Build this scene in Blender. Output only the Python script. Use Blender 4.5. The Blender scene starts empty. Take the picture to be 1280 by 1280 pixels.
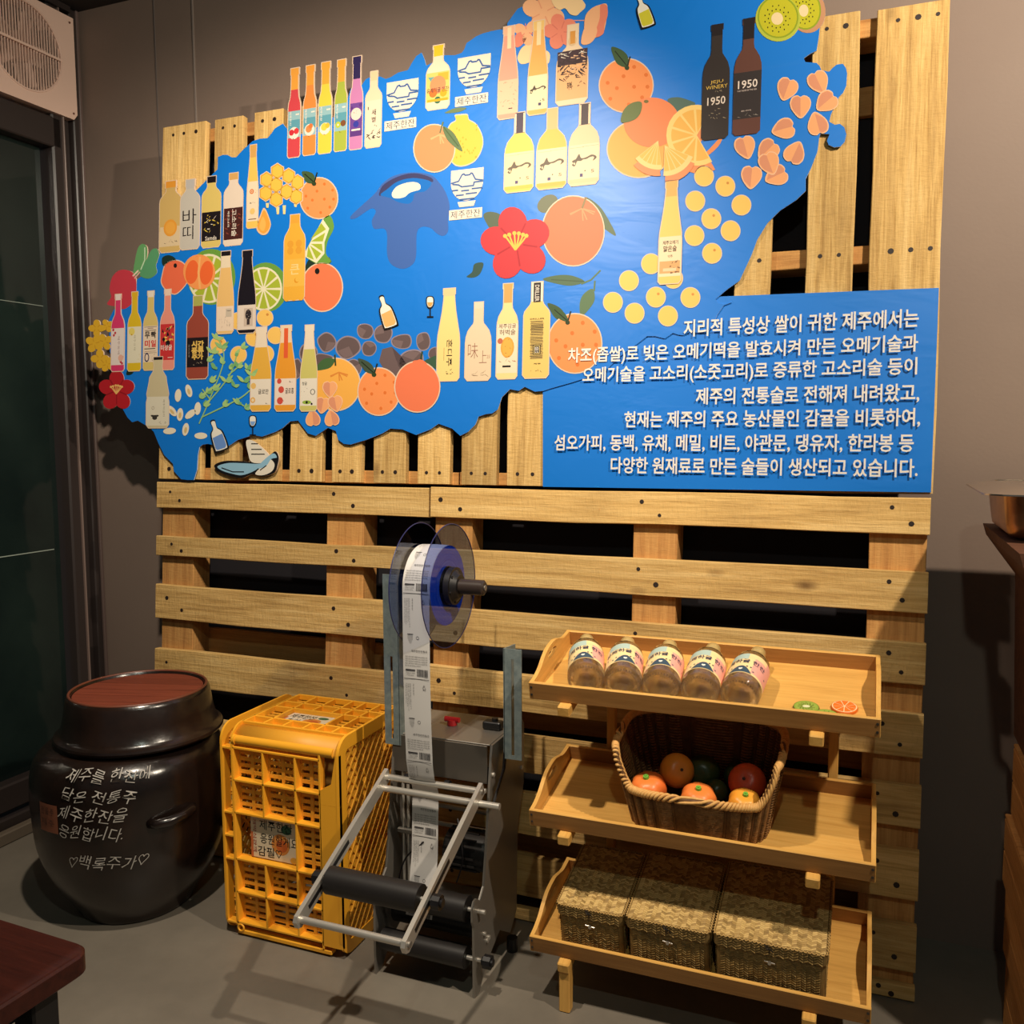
import bpy, bmesh, math, random
from math import sin, cos, pi, radians
from mathutils import Vector, Matrix
from mathutils.geometry import tessellate_polygon
random.seed(7)
S = bpy.context.scene
COL = S.collection

# ------------------------------------------------------------------ camera, world, lights, exposure
S.view_settings.view_transform = 'Standard'
S.view_settings.look = 'None'
S.view_settings.gamma = 1.0
S.view_settings.use_curve_mapping = False
S.view_settings.exposure = 0.0
CAM = Vector((2.1093, -2.3373, 1.3282))
FPX = 1123.78
YAW, PITCH, ROLL = 0.3769, 0.0910, -0.0046
cf = Vector((-sin(YAW)*cos(PITCH), cos(YAW)*cos(PITCH), -sin(PITCH)))
cr = Vector((cos(YAW), sin(YAW), 0)); cu = cr.cross(cf)
cr2 = cr*cos(ROLL) + cu*sin(ROLL); cu2 = -cr*sin(ROLL) + cu*cos(ROLL)
cd = bpy.data.cameras.new('camera'); co = bpy.data.objects.new('camera', cd); COL.objects.link(co)
cd.sensor_width = 36; cd.lens = 36*FPX/1280; cd.clip_start = 0.02
co.matrix_world = Matrix(((cr2.x, cu2.x, -cf.x, CAM.x), (cr2.y, cu2.y, -cf.y, CAM.y), (cr2.z, cu2.z, -cf.z, CAM.z), (0, 0, 0, 1)))
S.camera = co
W = bpy.data.worlds.new('world'); S.world = W; W.use_nodes = True
W.node_tree.nodes['Background'].inputs[0].default_value = (0.50, 0.64, 0.70, 1)
W.node_tree.nodes['Background'].inputs[1].default_value = 0.075

def spot(name, loc, aim, power, col, size=0.03, angle=100, blend=0.5):
    d = bpy.data.lights.new(name, 'SPOT'); d.energy = power; d.color = col
    d.shadow_soft_size = size; d.spot_size = radians(angle); d.spot_blend = blend
    o = bpy.data.objects.new(name, d); COL.objects.link(o); o.location = loc
    o.rotation_euler = (Vector(aim) - Vector(loc)).to_track_quat('-Z', 'Y').to_euler()
    return o
spot('track_spot', (1.15, -1.30, 2.62), (0.62, -0.15, 1.2), 150, (1.0, 0.87, 0.70), 0.03, 104, 0.7)
spot('track_spot', (3.00, -1.22, 2.62), (1.8, -0.15, 1.1), 185, (1.0, 0.86, 0.68), 0.03, 130, 0.6)
spot('track_spot', (2.20, -2.40, 2.60), (1.3, -0.1, 1.5), 26, (0.90, 1.0, 0.86), 0.03, 120, 0.7)

# ------------------------------------------------------------------ materials
MATS = {}
def s2l(c):
    return tuple((x/12.92 if x <= 0.04045 else ((x+0.055)/1.055)**2.4) for x in (v/255 for v in c)) + (1,)
def mat(rgb, rough=0.6, metal=0.0, spec=0.5, **kw):
    key = (tuple(rgb), rough, metal, spec, tuple(sorted(kw.items())))
    if key in MATS: return MATS[key]
    m = bpy.data.materials.new('m_%d_%d_%d' % tuple(rgb)); m.use_nodes = True
    b = m.node_tree.nodes['Principled BSDF']
    b.inputs['Base Color'].default_value = s2l(rgb)
    b.inputs['Roughness'].default_value = rough; b.inputs['Metallic'].default_value = metal
    b.inputs['Specular IOR Level'].default_value = spec
    for k, v in kw.items():
        n = {'trans': 'Transmission Weight', 'ior': 'IOR', 'alpha': 'Alpha', 'coat': 'Coat Weight', 'sheen': 'Sheen Weight'}.get(k)
        if n: b.inputs[n].default_value = v
    if 'bump' in kw: noise_bump(m, kw.get('bscale', 60), kw['bump'])
    MATS[key] = m
    return m
def N(m, t, **kw):
    n = m.node_tree.nodes.new(t)
    for k, v in kw.items(): setattr(n, k, v)
    return n
def L(m, a, b): m.node_tree.links.new(a, b)
def coords(m, scale=(1, 1, 1), use='Object', rnd=True):
    tc = N(m, 'ShaderNodeTexCoord'); mp = N(m, 'ShaderNodeMapping'); mp.inputs['Scale'].default_value = scale
    if rnd:
        oi = N(m, 'ShaderNodeObjectInfo'); mu = N(m, 'ShaderNodeVectorMath', operation='SCALE')
        mu.inputs[0].default_value = (13.7, 7.3, 5.1); L(m, oi.outputs['Random'], mu.inputs['Scale'])
        ad = N(m, 'ShaderNodeVectorMath', operation='ADD'); L(m, tc.outputs[use], ad.inputs[0]); L(m, mu.outputs[0], ad.inputs[1])
        L(m, ad.outputs[0], mp.inputs['Vector'])
    else: L(m, tc.outputs[use], mp.inputs['Vector'])
    return mp.outputs[0]
def noise(m, vec, scale=5, detail=4, rough=0.6, dist=0):
    n = N(m, 'ShaderNodeTexNoise'); L(m, vec, n.inputs['Vector'])
    n.inputs['Scale'].default_value = scale; n.inputs['Detail'].default_value = detail
    n.inputs['Roughness'].default_value = rough; n.inputs['Distortion'].default_value = dist
    return n.outputs['Fac']
def ramp(m, fac, stops):
    r = N(m, 'ShaderNodeValToRGB'); L(m, fac, r.inputs[0])
    e = r.color_ramp.elements
    while len(e) < len(stops): e.new(0.5)
    for el, (p, c) in zip(e, stops):
        el.position = p; el.color = s2l(c) if len(c) == 3 else c
    return r.outputs[0]
def mix(m, fac, a, b, mode='MIX'):
    x = N(m, 'ShaderNodeMix', data_type='RGBA', blend_type=mode)
    if hasattr(fac, 'links') or not isinstance(fac, (int, float)): L(m, fac, x.inputs['Factor'])
    else: x.inputs['Factor'].default_value = fac
    for s, v in ((x.inputs[6], a), (x.inputs[7], b)):
        if isinstance(v, tuple): s.default_value = s2l(v)
        else: L(m, v, s)
    return x.outputs[2]
def bump(m, h, strength=0.3, dist=0.01):
    b = N(m, 'ShaderNodeBump'); b.inputs['Strength'].default_value = strength; b.inputs['Distance'].default_value = dist
    L(m, h, b.inputs['Height']); pr = m.node_tree.nodes['Principled BSDF']
    L(m, b.outputs[0], pr.inputs['Normal']); return b
def noise_bump(m, scale, strength, dist=0.003):
    v = coords(m); bump(m, noise(m, v, scale, 3), strength, dist)
def newmat(name, rough=0.6, metal=0.0, spec=0.5):
    m = bpy.data.materials.new(name); m.use_nodes = True
    b = m.node_tree.nodes['Principled BSDF']; b.inputs['Roughness'].default_value = rough
    b.inputs['Metallic'].default_value = metal; b.inputs['Specular IOR Level'].default_value = spec
    return m, b.inputs['Base Color']

def wood_mat(name, cols, grain=1.0, bumpv=0.35, saw=0.5, knots=0.6, rough=0.75, dirt=0.35, vary=0.16):
    """length of the board runs along local X"""
    m, bc = newmat(name, rough, spec=0.25)
    v = coords(m)
    st = N(m, 'ShaderNodeMapping'); st.inputs['Scale'].default_value = (0.8, 13, 13); L(m, v, st.inputs[0])
    g = noise(m, st.outputs[0], 3.2*grain, 6, 0.62, 0.7)
    fine = N(m, 'ShaderNodeMapping'); fine.inputs['Scale'].default_value = (3, 60, 60); L(m, v, fine.inputs[0])
    gf = noise(m, fine.outputs[0], 2.5, 4, 0.7)
    c = ramp(m, g, [(0.25, cols[0]), (0.5, cols[1]), (0.72, cols[2])])
    c = mix(m, 0.35, c, ramp(m, gf, [(0.3, cols[0]), (0.7, cols[2])]))
    # saw marks: short fine scratches across the board
    sm = N(m, 'ShaderNodeMapping'); sm.inputs['Scale'].default_value = (120, 26, 26); sm.inputs['Rotation'].default_value = (0, 0, 0.12); L(m, v, sm.inputs[0])
    sf = noise(m, sm.outputs[0], 1.0, 3, 0.7)
    if saw: c = mix(m, ramp(m, sf, [(0.60, (0, 0, 0)), (0.80, (int(255*saw),)*3)]), c, tuple(int(x*0.55) for x in cols[0]))
    # knots
    kv = N(m, 'ShaderNodeMapping'); kv.inputs['Scale'].default_value = (3.6, 8.0, 8.0); L(m, v, kv.inputs[0])
    vo = N(m, 'ShaderNodeTexVoronoi'); vo.inputs['Scale'].default_value = 1.0; L(m, kv.outputs[0], vo.inputs['Vector'])
    if knots: c = mix(m, ramp(m, vo.outputs['Distance'], [(0.03, (int(255*knots),)*3), (0.13, (0, 0, 0))]), c, (86, 50, 24))
    # broad stains
    dn = noise(m, v, 3.0, 5, 0.65)
    if dirt: c = mix(m, ramp(m, dn, [(0.52, (0, 0, 0)), (0.75, (int(255*dirt),)*3)]), c, (112, 82, 46))
    oi = N(m, 'ShaderNodeObjectInfo'); mr = N(m, 'ShaderNodeMapRange'); mr.inputs[3].default_value = 1-vary; mr.inputs[4].default_value = 1+vary*0.5
    L(m, oi.outputs['Random'], mr.inputs[0])
    hsv = N(m, 'ShaderNodeHueSaturation'); L(m, mr.outputs[0], hsv.inputs['Value']); L(m, c, hsv.inputs['Color'])
    L(m, hsv.outputs[0], bc)
    ad = N(m, 'ShaderNodeMath', operation='ADD'); L(m, gf, ad.inputs[0]); L(m, sf, ad.inputs[1])
    bump(m, ad.outputs[0], bumpv, 0.004)
    return m

WOOD = wood_mat('pallet_pine', [(150, 110, 56), (216, 174, 104), (240, 204, 138)], saw=.5, knots=.9, dirt=.55, bumpv=.5, vary=.22)
WOODB = wood_mat('pallet_block', [(150, 98, 52), (196, 142, 80), (214, 164, 98)], knots=0.3)
BAMR = wood_mat('bamboo_shaded', [(134, 92, 48), (160, 112, 60), (176, 126, 70)], grain=1.5, bumpv=0.05, saw=0, knots=0.0, rough=0.42, dirt=0.3, vary=0.05)  # bamboo darkened for upright rail faces that steep light barely reaches
BAMB = wood_mat('bamboo', [(196, 144, 70), (224, 170, 88), (236, 186, 104)], grain=1.5, bumpv=0.05, saw=0, knots=0.0, rough=0.42, dirt=0, vary=0.05)
NAILM = mat((36, 22, 16), 0.6)

# ------------------------------------------------------------------ object helpers
def link(o, parent=None):
    COL.objects.link(o)
    if parent is not None: o.parent = parent
    return o
def tag(o, label=None, cat=None, group=None, kind=None):
    if label: o['label'] = label
    if cat: o['category'] = cat
    if group: o['group'] = group
    if kind: o['kind'] = kind
    return o
def empty(name, loc=(0, 0, 0), rot=(0, 0, 0), label=None, cat=None, group=None):
    o = bpy.data.objects.new(name, None); o.empty_display_size = 0.05; link(o)
    o.location = loc; o.rotation_euler = rot
    return tag(o, label, cat, group)
def fin(name, bm, mats, parent=None, smooth=None, loc=None, rot=None):
    me = bpy.data.meshes.new(name); bmesh.ops.recalc_face_normals(bm, faces=bm.faces[:]); bm.to_mesh(me); bm.free()
    if not isinstance(mats, (list, tuple)): mats = [mats]
    for m in mats: me.materials.append(m)
    if smooth is not None:
        me.polygons.foreach_set('use_smooth', [True]*len(me.polygons))
        if smooth < 180:
            me.set_sharp_from_angle(angle=radians(smooth))
    o = bpy.data.objects.new(name, me); link(o, parent)
    if loc: o.location = loc
    if rot: o.rotation_euler = rot
    return o
def meshobj(name, verts, faces, mats, parent=None, fm=None, smooth=None):
    me = bpy.data.meshes.new(name); me.from_pydata(verts, [], faces); 
    if not isinstance(mats, (list, tuple)): mats = [mats]
    for m in mats: me.materials.append(m)
    if fm: me.polygons.foreach_set('material_index', fm)
    if smooth is not None:
        me.polygons.foreach_set('use_smooth', [True]*len(me.polygons))
        if smooth < 180: me.set_sharp_from_angle(angle=radians(smooth))
    me.update()
    o = bpy.data.objects.new(name, me); link(o, parent); return o
def box(bm, c, d, bev=0.0, M=None, seg=1, mi=0):
    r = bmesh.ops.create_cube(bm, size=1); vs = r['verts']
    for v in vs: v.co = Vector((v.co.x*d[0], v.co.y*d[1], v.co.z*d[2]))
    es = list({e for v in vs for e in v.link_edges})
    if bev > 0:
        rr = bmesh.ops.bevel(bm, geom=es, offset=bev, segments=seg, affect='EDGES', profile=0.5)
        vs = list({v for f in rr['faces'] for v in f.verts} | {v for v in vs if v.is_valid})
    for v in vs: v.co += Vector(c)
    if M is not None:
        for v in vs: v.co = M @ v.co
    fs = {f for v in vs for f in v.link_faces}
    for f in fs: f.material_index = mi
    return vs
def cyl(bm, p0, p1, r0, r1=None, n=20, cap=True, mi=0):
    p0, p1 = Vector(p0), Vector(p1); r1 = r0 if r1 is None else r1
    ax = (p1-p0); q = ax.to_track_quat('Z', 'Y').to_matrix()
    a = [bm.verts.new(p0 + q @ Vector((r0*cos(2*pi*i/n), r0*sin(2*pi*i/n), 0))) for i in range(n)]
    b = [bm.verts.new(p1 + q @ Vector((r1*cos(2*pi*i/n), r1*sin(2*pi*i/n), 0))) for i in range(n)]
    fs = [bm.faces.new((a[i], a[(i+1) % n], b[(i+1) % n], b[i])) for i in range(n)]
    if cap: fs += [bm.faces.new(a[::-1]), bm.faces.new(b)]
    for f in fs: f.material_index = mi
    return a+b
def lathe(bm, prof, n=48, M=None, mi=0, close=True):
    """profile of (r, z); r==0 gives a pole"""
    rings = []
    for r, z in prof:
        if r <= 1e-6: rings.append([bm.verts.new((0, 0, z))])
        else: rings.append([bm.verts.new((r*cos(2*pi*i/n), r*sin(2*pi*i/n), z)) for i in range(n)])
    fs = []
    for A, B in zip(rings, rings[1:]):
        for i in range(n):
            j = (i+1) % n
            if len(A) == 1 and len(B) == 1: continue
            if len(A) == 1: fs.append(bm.faces.new((A[0], B[j], B[i])))
            elif len(B) == 1: fs.append(bm.faces.new((A[i], A[j], B[0])))
            else: fs.append(bm.faces.new((A[i], A[j], B[j], B[i])))
    for f in fs: f.material_index = mi
    if M is not None:
        for R in rings:
            for v in R: v.co = M @ v.co
    return rings
def tube(bm, pts, r, n=8, closed=False, mi=0, cap=True):
    pts = [Vector(p) for p in pts]; rings = []; m = len(pts)
    up = None
    for i, p in enumerate(pts):
        a = pts[(i-1) % m] if (closed or i > 0) else p
        b = pts[(i+1) % m] if (closed or i < m-1) else p
        t = (b-a).normalized()
        if up is None:
            up = t.orthogonal().normalized()
        up = (up - t*up.dot(t)).normalized(); s = t.cross(up)
        rr = r[i] if isinstance(r, (list, tuple)) else r
        rings.append([bm.verts.new(p + up*rr*cos(2*pi*k/n) + s*rr*sin(2*pi*k/n)) for k in range(n)])
    rng = range(m) if closed else range(m-1)
    for i in rng:
        A, B = rings[i], rings[(i+1) % m]
        for k in range(n):
            f = bm.faces.new((A[k], A[(k+1) % n], B[(k+1) % n], B[k])); f.material_index = mi
    if not closed and cap:
        bm.faces.new(rings[0][::-1]).material_index = mi; bm.faces.new(rings[-1]).material_index = mi
def prism(bm, pts, h0, h1, axis='y', mi=0):
    """pts: 2-D outline. axis y: (x,z) extruded in y; axis x: (y,z) extruded in x; axis z: (x,y)"""
    def P(p, h):
        return {'y': (p[0], h, p[1]), 'x': (h, p[0], p[1]), 'z': (p[0], p[1], h)}[axis]
    a = [bm.verts.new(P(p, h0)) for p in pts]; b = [bm.verts.new(P(p, h1)) for p in pts]
    n = len(pts); fs = [bm.faces.new(a), bm.faces.new(b[::-1])]
    for i in range(n): fs.append(bm.faces.new((a[i], b[i], b[(i+1) % n], a[(i+1) % n])))
    for f in fs: f.material_index = mi
    return a+b
def catmull(pts, n=6, closed=True):
    out = []; m = len(pts)
    rng = range(m) if closed else range(m-1)
    for i in rng:
        g = (lambda k: pts[k % m]) if closed else (lambda k: pts[min(max(k, 0), m-1)])
        p0, p1, p2, p3 = g(i-1), g(i), g(i+1), g(i+2)
        for k in range(n):
            t = k/n
            out.append(tuple(0.5*((2*b) + (-a+c)*t + (2*a-5*b+4*c-d)*t*t + (-a+3*b-3*c+d)*t**3) for a, b, c, d in zip(p0, p1, p2, p3)))
    if not closed: out.append(tuple(pts[-1]))
    return out
_TX = {}
def textgeo(s, bold=0.0):
    """triangulated outline of a string, bbox normalised to start at 0,0; returns verts2d, faces, w, h"""
    k = (s, bold)
    if k in _TX: return _TX[k]
    c = bpy.data.curves.new('t', 'FONT'); c.body = s; c.size = 1; c.resolution_u = 2; c.offset = bold
    o = bpy.data.objects.new('t', c); COL.objects.link(o)
    dg = bpy.context.evaluated_depsgraph_get(); dg.update()
    me = bpy.data.meshes.new_from_object(o.evaluated_get(dg))
    vs = [(v.co.x, v.co.y) for v in me.vertices]; fs = [tuple(p.vertices) for p in me.polygons]
    bpy.data.objects.remove(o); bpy.data.meshes.remove(me); bpy.data.curves.remove(c)
    x0 = min(v[0] for v in vs); y0 = min(v[1] for v in vs); x1 = max(v[0] for v in vs); y1 = max(v[1] for v in vs)
    _TX[k] = ([(a-x0, b-y0) for a, b in vs], fs, x1-x0, y1-y0)
    return _TX[k]

# ------------------------------------------------------------------ the leaning pallet plane
V0, LEAN = 2.3, 0.07176
PLM = Matrix.Translation((0, -V0*sin(LEAN), 0)) @ Matrix.Rotation(-LEAN, 4, 'X')   # local x across, y into the wall, z up the boards
PN = Vector((0, -cos(LEAN), sin(LEAN)))
def uv(px, py):
    """point of the sign plane seen at a place of the photograph, in metres along and up the board"""
    D = cf + cr2*((px-640)/FPX) - cu2*((py-640)/FPX)
    P0 = Vector((0, -V0*sin(LEAN), 0))
    P = CAM + D*(PN.dot(P0-CAM)/PN.dot(D))
    return (P.x, P.z/cos(LEAN))
def plane_obj(o):
    o.matrix_world = PLM; return o

# ------------------------------------------------------------------ the room
XW, YW, ZC = -0.50, 0.14, 2.775
def wall_paint(name, base, alt):
    m, bc = newmat(name, 0.62, spec=0.35)
    v = coords(m, rnd=False)
    n1 = noise(m, v, 1.3, 5, 0.6); n2 = noise(m, v, 120, 2, 0.5)
    L(m, mix(m, ramp(m, n1, [(0.35, (0, 0, 0)), (0.7, (255, 255, 255))]), base, alt), bc)
    bump(m, n2, 0.12, 0.002); return m
GREY = wall_paint('grey_paint', (128, 110, 99), (136, 118, 106))
b = bmesh.new(); box(b, (1.8, YW+0.05, ZC/2), (4.7, 0.1, ZC)); tag(fin('wall_back', b, GREY), kind='structure')
fm_, bc = newmat('floor_concrete', 0.42, spec=0.4)
v = coords(fm_, rnd=False)
n1 = noise(fm_, v, 2.2, 6, 0.65); n2 = noise(fm_, v, 60, 3, 0.6)
c = ramp(fm_, n1, [(0.3, (108, 101, 91)), (0.7, (130, 122, 110))])
vo = N(fm_, 'ShaderNodeTexNoise'); mp = N(fm_, 'ShaderNodeMapping'); mp.inputs['Scale'].default_value = (1, 9, 1); mp.inputs['Rotation'].default_value = (0, 0, .6)
L(fm_, v, mp.inputs[0]); L(fm_, mp.outputs[0], vo.inputs[0]); vo.inputs['Scale'].default_value = 4; vo.inputs['Detail'].default_value = 8
c = mix(fm_, ramp(fm_, vo.outputs[0], [(0.66, (0, 0, 0)), (0.72, (70, 70, 70))]), c, (140, 133, 122))
L(fm_, c, bc); bump(fm_, n2, 0.1, 0.002)
b = bmesh.new(); box(b, (1.8, -1.9, -0.05), (4.8, 4.3, 0.1)); tag(fin('floor', b, fm_), kind='structure')
DARK = mat((40, 36, 35), 0.45)
b = bmesh.new(); box(b, (1.8, -1.9, ZC+0.05), (4.8, 4.3, 0.1)); tag(fin('ceiling', b, mat((44, 41, 40), 0.8)), kind='structure')
# trim strip running under the ceiling of the back wall, seam strip on the wall
b = bmesh.new(); box(b, (XW+0.515, YW-0.0015, 2.35), (0.005, 0.003, 0.85)); tag(fin('trim_1', b, mat((140, 128, 120), 0.5)), kind='structure')
b = bmesh.new(); box(b, (XW+0.355, YW-0.001, 2.35), (0.004, 0.002, 0.85)); tag(fin('trim_2', b, mat((108, 99, 95), 0.5)), kind='structure')

# left wall: black shopfront frame with tall dark panes, a fan in its top light
FR = mat((50, 42, 40), 0.38, spec=0.6)
b = bmesh.new()
box(b, (XW-0.03, -2.0, ZC-0.010), (0.12, 4.2, 0.02))
box(b, (XW-0.03, YW-0.02, ZC/2), (0.10, 0.035, ZC), 0.004)
box(b, (XW-0.04, YW-0.055, ZC/2), (0.08, 0.03, ZC), 0.004)
box(b, (XW-0.03, YW-0.10, ZC/2), (0.09, 0.05, ZC), 0.006)
box(b, (XW-0.02, -2.0, 2.34), (0.07, 4.1, 0.10), 0.004)
box(b, (XW-0.03, -2.0, 0.13), (0.09, 4.1, 0.09), 0.006)
box(b, (XW-0.03, -2.0, 0.035), (0.11, 4.1, 0.07), 0.006)
box(b, (XW-0.03, -1.35, ZC/2), (0.09, 0.08, ZC), 0.006)
box(b, (XW-0.05, -2.0, 2.58), (0.02, 4.1, 0.40))
wl = fin('wall_left', b, FR); tag(wl, kind='structure')
gm, bc = newmat('dark_glass', 0.06, spec=0.8)
v = coords(gm, rnd=False); n1 = noise(gm, v, 2.0, 5, 0.6)
L(gm, ramp(gm, n1, [(0.3, (16, 26, 26)), (0.75, (34, 46, 42))]), bc)
for i, (y0, y1) in enumerate(((-0.0, -1.31), (-1.39, -4.0))):
    b = bmesh.new(); box(b, (XW-0.035, (y0+y1)/2, 1.235), (0.008, abs(y1-y0), 2.13)); tag(fin('window_%d' % (i+1), b, gm), kind='structure')
b = bmesh.new(); tube(b, [(XW-.029, -0.02, 1.757), (XW-.029, -0.30, 1.757)], 0.0012, 5); box(b, (XW-.03, -.2, 0.92), (.002, .35, .003))
tag(fin('trim_5', b, mat((150, 160, 150), 0.3)), kind='structure')
for i, (y, w, c3) in enumerate(((YW-0.001, 0.012, (104, 86, 80)), (YW-0.075, 0.006, (120, 100, 92)))):
    b = bmesh.new(); box(b, (XW+0.022-i*0.004, y-0.008, ZC/2), (0.012, w, ZC-0.002), 0.002)
    tag(fin('trim_%d' % (3+i), b, mat(c3, 0.4, spec=0.7)), kind='structure')
b = bmesh.new(); box(b, (XW+0.045, -1.95, 0.02), (0.03, 4.1, 0.04), 0.004)
tag(fin('baseboard_left', b, mat((104, 92, 78), 0.6)), kind='structure')

# ventilation fan
fan = empty('ventilation_fan', (XW-0.02, -0.055, 2.565), label='square beige ventilation fan with round slatted grille, mounted high on left wall', cat='fan')
FB = mat((236, 202, 184), 0.5)
cy, cz, R0 = -0.03, 0.015, 0.135
b = bmesh.new()
sq = [(-.185, -.165), (.155, -.165), (.165, -.155), (.165, .165), (.155, .175), (-.185, .175), (-.195, .165), (-.195, -.155)]
n = 64
ring = [(cy+R0*cos(2*pi*i/n), cz+R0*sin(2*pi*i/n)) for i in range(n)]
def sqpt(a):
    dx, dz = cos(a), sin(a); t = 9
    for s, lim in ((dx, .165-cy if dx > 0 else -.195-cy), (dz, .175-cz if dz > 0 else -.165-cz)):
        if abs(s) > 1e-6: t = min(t, lim/s)
    return (cy+dx*t, cz+dz*t)
out = [sqpt(2*pi*i/n) for i in range(n)]
for h0, h1 in ((0.05, 0.05), (0.0, 0.0)):
    A = [b.verts.new((h0, *p)) for p in ring]; B = [b.verts.new((h1, *p)) for p in out]
    for i in range(n): b.faces.new((A[i], A[(i+1) % n], B[(i+1) % n], B[i]))
    if h0: A1, B1 = A, B
    else:
        for X1, X0 in ((A1, A), (B1, B)):
            for i in range(n): b.faces.new((X1[i], X1[(i+1) % n], X0[(i+1) % n], X0[i]))
tube(b, [(0.05, cy+(R0+.004)*cos(2*pi*i/48), cz+(R0+.004)*sin(2*pi*i/48)) for i in range(48)], 0.003, 6, True)
fin('housing', b, FB, fan)
b = bmesh.new()
for i in range(25):
    y = -R0+0.0055+i*(2*R0-0.011)/24; hh = math.sqrt(max(0, R0*R0-y*y))
    s = fin('slat', (lambda bb: (box(bb, (0.044, cy+y, cz), (0.005, 0.0032, 2*hh)), bb)[1])(bmesh.new()), FB, fan)
box(b, (0.05, cy, cz), (0.006, 2*R0, 0.008)); fin('crossbar', b, FB, fan)
b = bmesh.new(); cyl(b, (0.0, cy, cz), (0.032, cy, cz), 0.05, 0.045, 32)
for k in range(5):
    a = k*2*pi/5
    vs = box(b, (0.015, 0.085, 0), (0.004, 0.075, 0.06), 0.002)
    Mx = Matrix.Translation((0, cy, cz)) @ Matrix.Rotation(a, 4, 'X') @ Matrix.Rotation(0.35, 4, 'Y')
    for v_ in vs: v_.co = Mx @ v_.co
fin('rotor', b, mat((190, 160, 145), 0.5), fan)
b = bmesh.new(); cyl(b, (-0.02, cy, cz), (-0.018, cy, cz), R0+.01, n=48); fin('back_plate', b, mat((58, 46, 42), 0.8), fan)
for (yy, zz) in ((.148, .155), (.148, -.145)):
    b = bmesh.new(); cyl(b, (0.05, yy, zz), (0.0525, yy, zz), 0.0035, n=10); fin('screw', b, mat((110, 70, 55), 0.4), fan)
b = bmesh.new()
tube(b, catmull([(0.03, .10, -.165), (0.028, .105, -.26), (0.028, .112, -.40), (0.03, .105, -.55), (0.028, .115, -.72), (0.03, .11, -.86), (0.028, .115, -1.03)], 6, False), 0.0026, 6)
cyl(b, (0.028, .115, -1.03), (0.028, .115, -1.055), 0.005, n=8)
fin('pull_cord', b, mat((226, 196, 186), 0.5), fan)

# ------------------------------------------------------------------ pallets
def nail(parent, x, z, y=-0.0006, r=0.0058):
    b = bmesh.new(); cyl(b, (x, y, z), (x, y+0.004, z), r*random.uniform(.8, 1.25), n=8); return fin('nail', b, NAILM, parent)
def board(parent, name, x0, x1, z0, z1, y0, y1, vertical, m=WOOD, jit=0.002):
    """a plank lying in the plane of the pallet; its mesh has its length on local X"""
    Ln = (z1-z0) if vertical else (x1-x0); Wd = (x1-x0) if vertical else (z1-z0); T = y1-y0
    bm = bmesh.new(); k = 6; rows = []
    for i in range(k+1):
        x = -Ln/2 + Ln*i/k
        a = random.uniform(-jit, jit); c_ = random.uniform(-jit, jit)
        e = 0.0018
        prof = [(-Wd/2+e, -T/2), (Wd/2-e, -T/2), (Wd/2, -T/2+e), (Wd/2, T/2), (-Wd/2, T/2), (-Wd/2, -T/2+e)]
        rows.append([bm.verts.new((x, y, z)) for y, z in [(p[0]+(a if p[0] < 0 else c_), p[1]) for p in prof]])
    for A, B in zip(rows, rows[1:]):
        for j in range(6): bm.faces.new((A[j], A[(j+1) % 6], B[(j+1) % 6], B[j]))
    bm.faces.new(rows[0]); bm.faces.new(rows[-1][::-1])
    o = fin(name, bm, m, parent)
    # local (x, y, z) -> pallet: horizontal board: x->x, y->z, z->y ; vertical: x->z, y->x, z->y
    if vertical: R_ = Matrix(((0, 1, 0, (x0+x1)/2), (0, 0, 1, (y0+y1)/2), (1, 0, 0, (z0+z1)/2), (0, 0, 0, 1)))
    else: R_ = Matrix(((1, 0, 0, (x0+x1)/2), (0, 0, 1, (y0+y1)/2), (0, 1, 0, (z0+z1)/2), (0, 0, 0, 1)))
    if R_.determinant() < 0:
        R_ = R_ @ Matrix.Diagonal((1, -1, 1, 1)) if False else R_
        me = o.data; 
        for vv in me.vertices: vv.co.y = -vv.co.y
        me.flip_normals()
        R_ = R_ @ Matrix.Diagonal((1, -1, 1, 1))
    o.matrix_local = R_
    return o
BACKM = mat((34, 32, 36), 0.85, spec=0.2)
def pallet(label, x0, x1, z0, z1):
    o = empty('wooden_pallet', label=label, cat='pallet'); plane_obj(o)
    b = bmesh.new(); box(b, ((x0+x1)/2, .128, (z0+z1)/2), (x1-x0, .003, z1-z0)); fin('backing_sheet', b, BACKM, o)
    return o
VS = 1.178
pa = pallet('upper left wooden pallet with upright boards behind the bottle drawings', .01, 1.045, 1.185, 2.27)
ub = [(0.0, .169, 2.293), (.203, .312, 2.291), (.350, .458, 2.293), (.499, .610, 2.29), (.645, .745, 2.285), (.785, .889, 2.285), (.927, 1.028, 2.28)]
for x0, x1, zt in ub:
    board(pa, 'board', x0, x1, VS+.004, zt, 0, .021, True)
    for z in (zt-.028, VS+.035):
        for fx in ((.3, .7) if x1-x0 < .15 else (.25, .5, .78)): nail(pa, x0+(x1-x0)*fx, z)
for z0, z1 in ((2.239, 2.279), (1.72, 1.763), (1.18, 1.216)): board(pa, 'stringer', 0.004, 1.047, z0, z1, .0215, .105, False, WOODB)
for z0, z1 in ((2.16, 2.235), (1.25, 1.33)): board(pa, 'back_board', .18, .30, z0-.1, z1, .106, .124, False, WOODB)
pb = pallet('upper right wooden pallet with upright boards behind the text panel', 1.053, 2.235, 1.185, 2.285)
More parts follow.
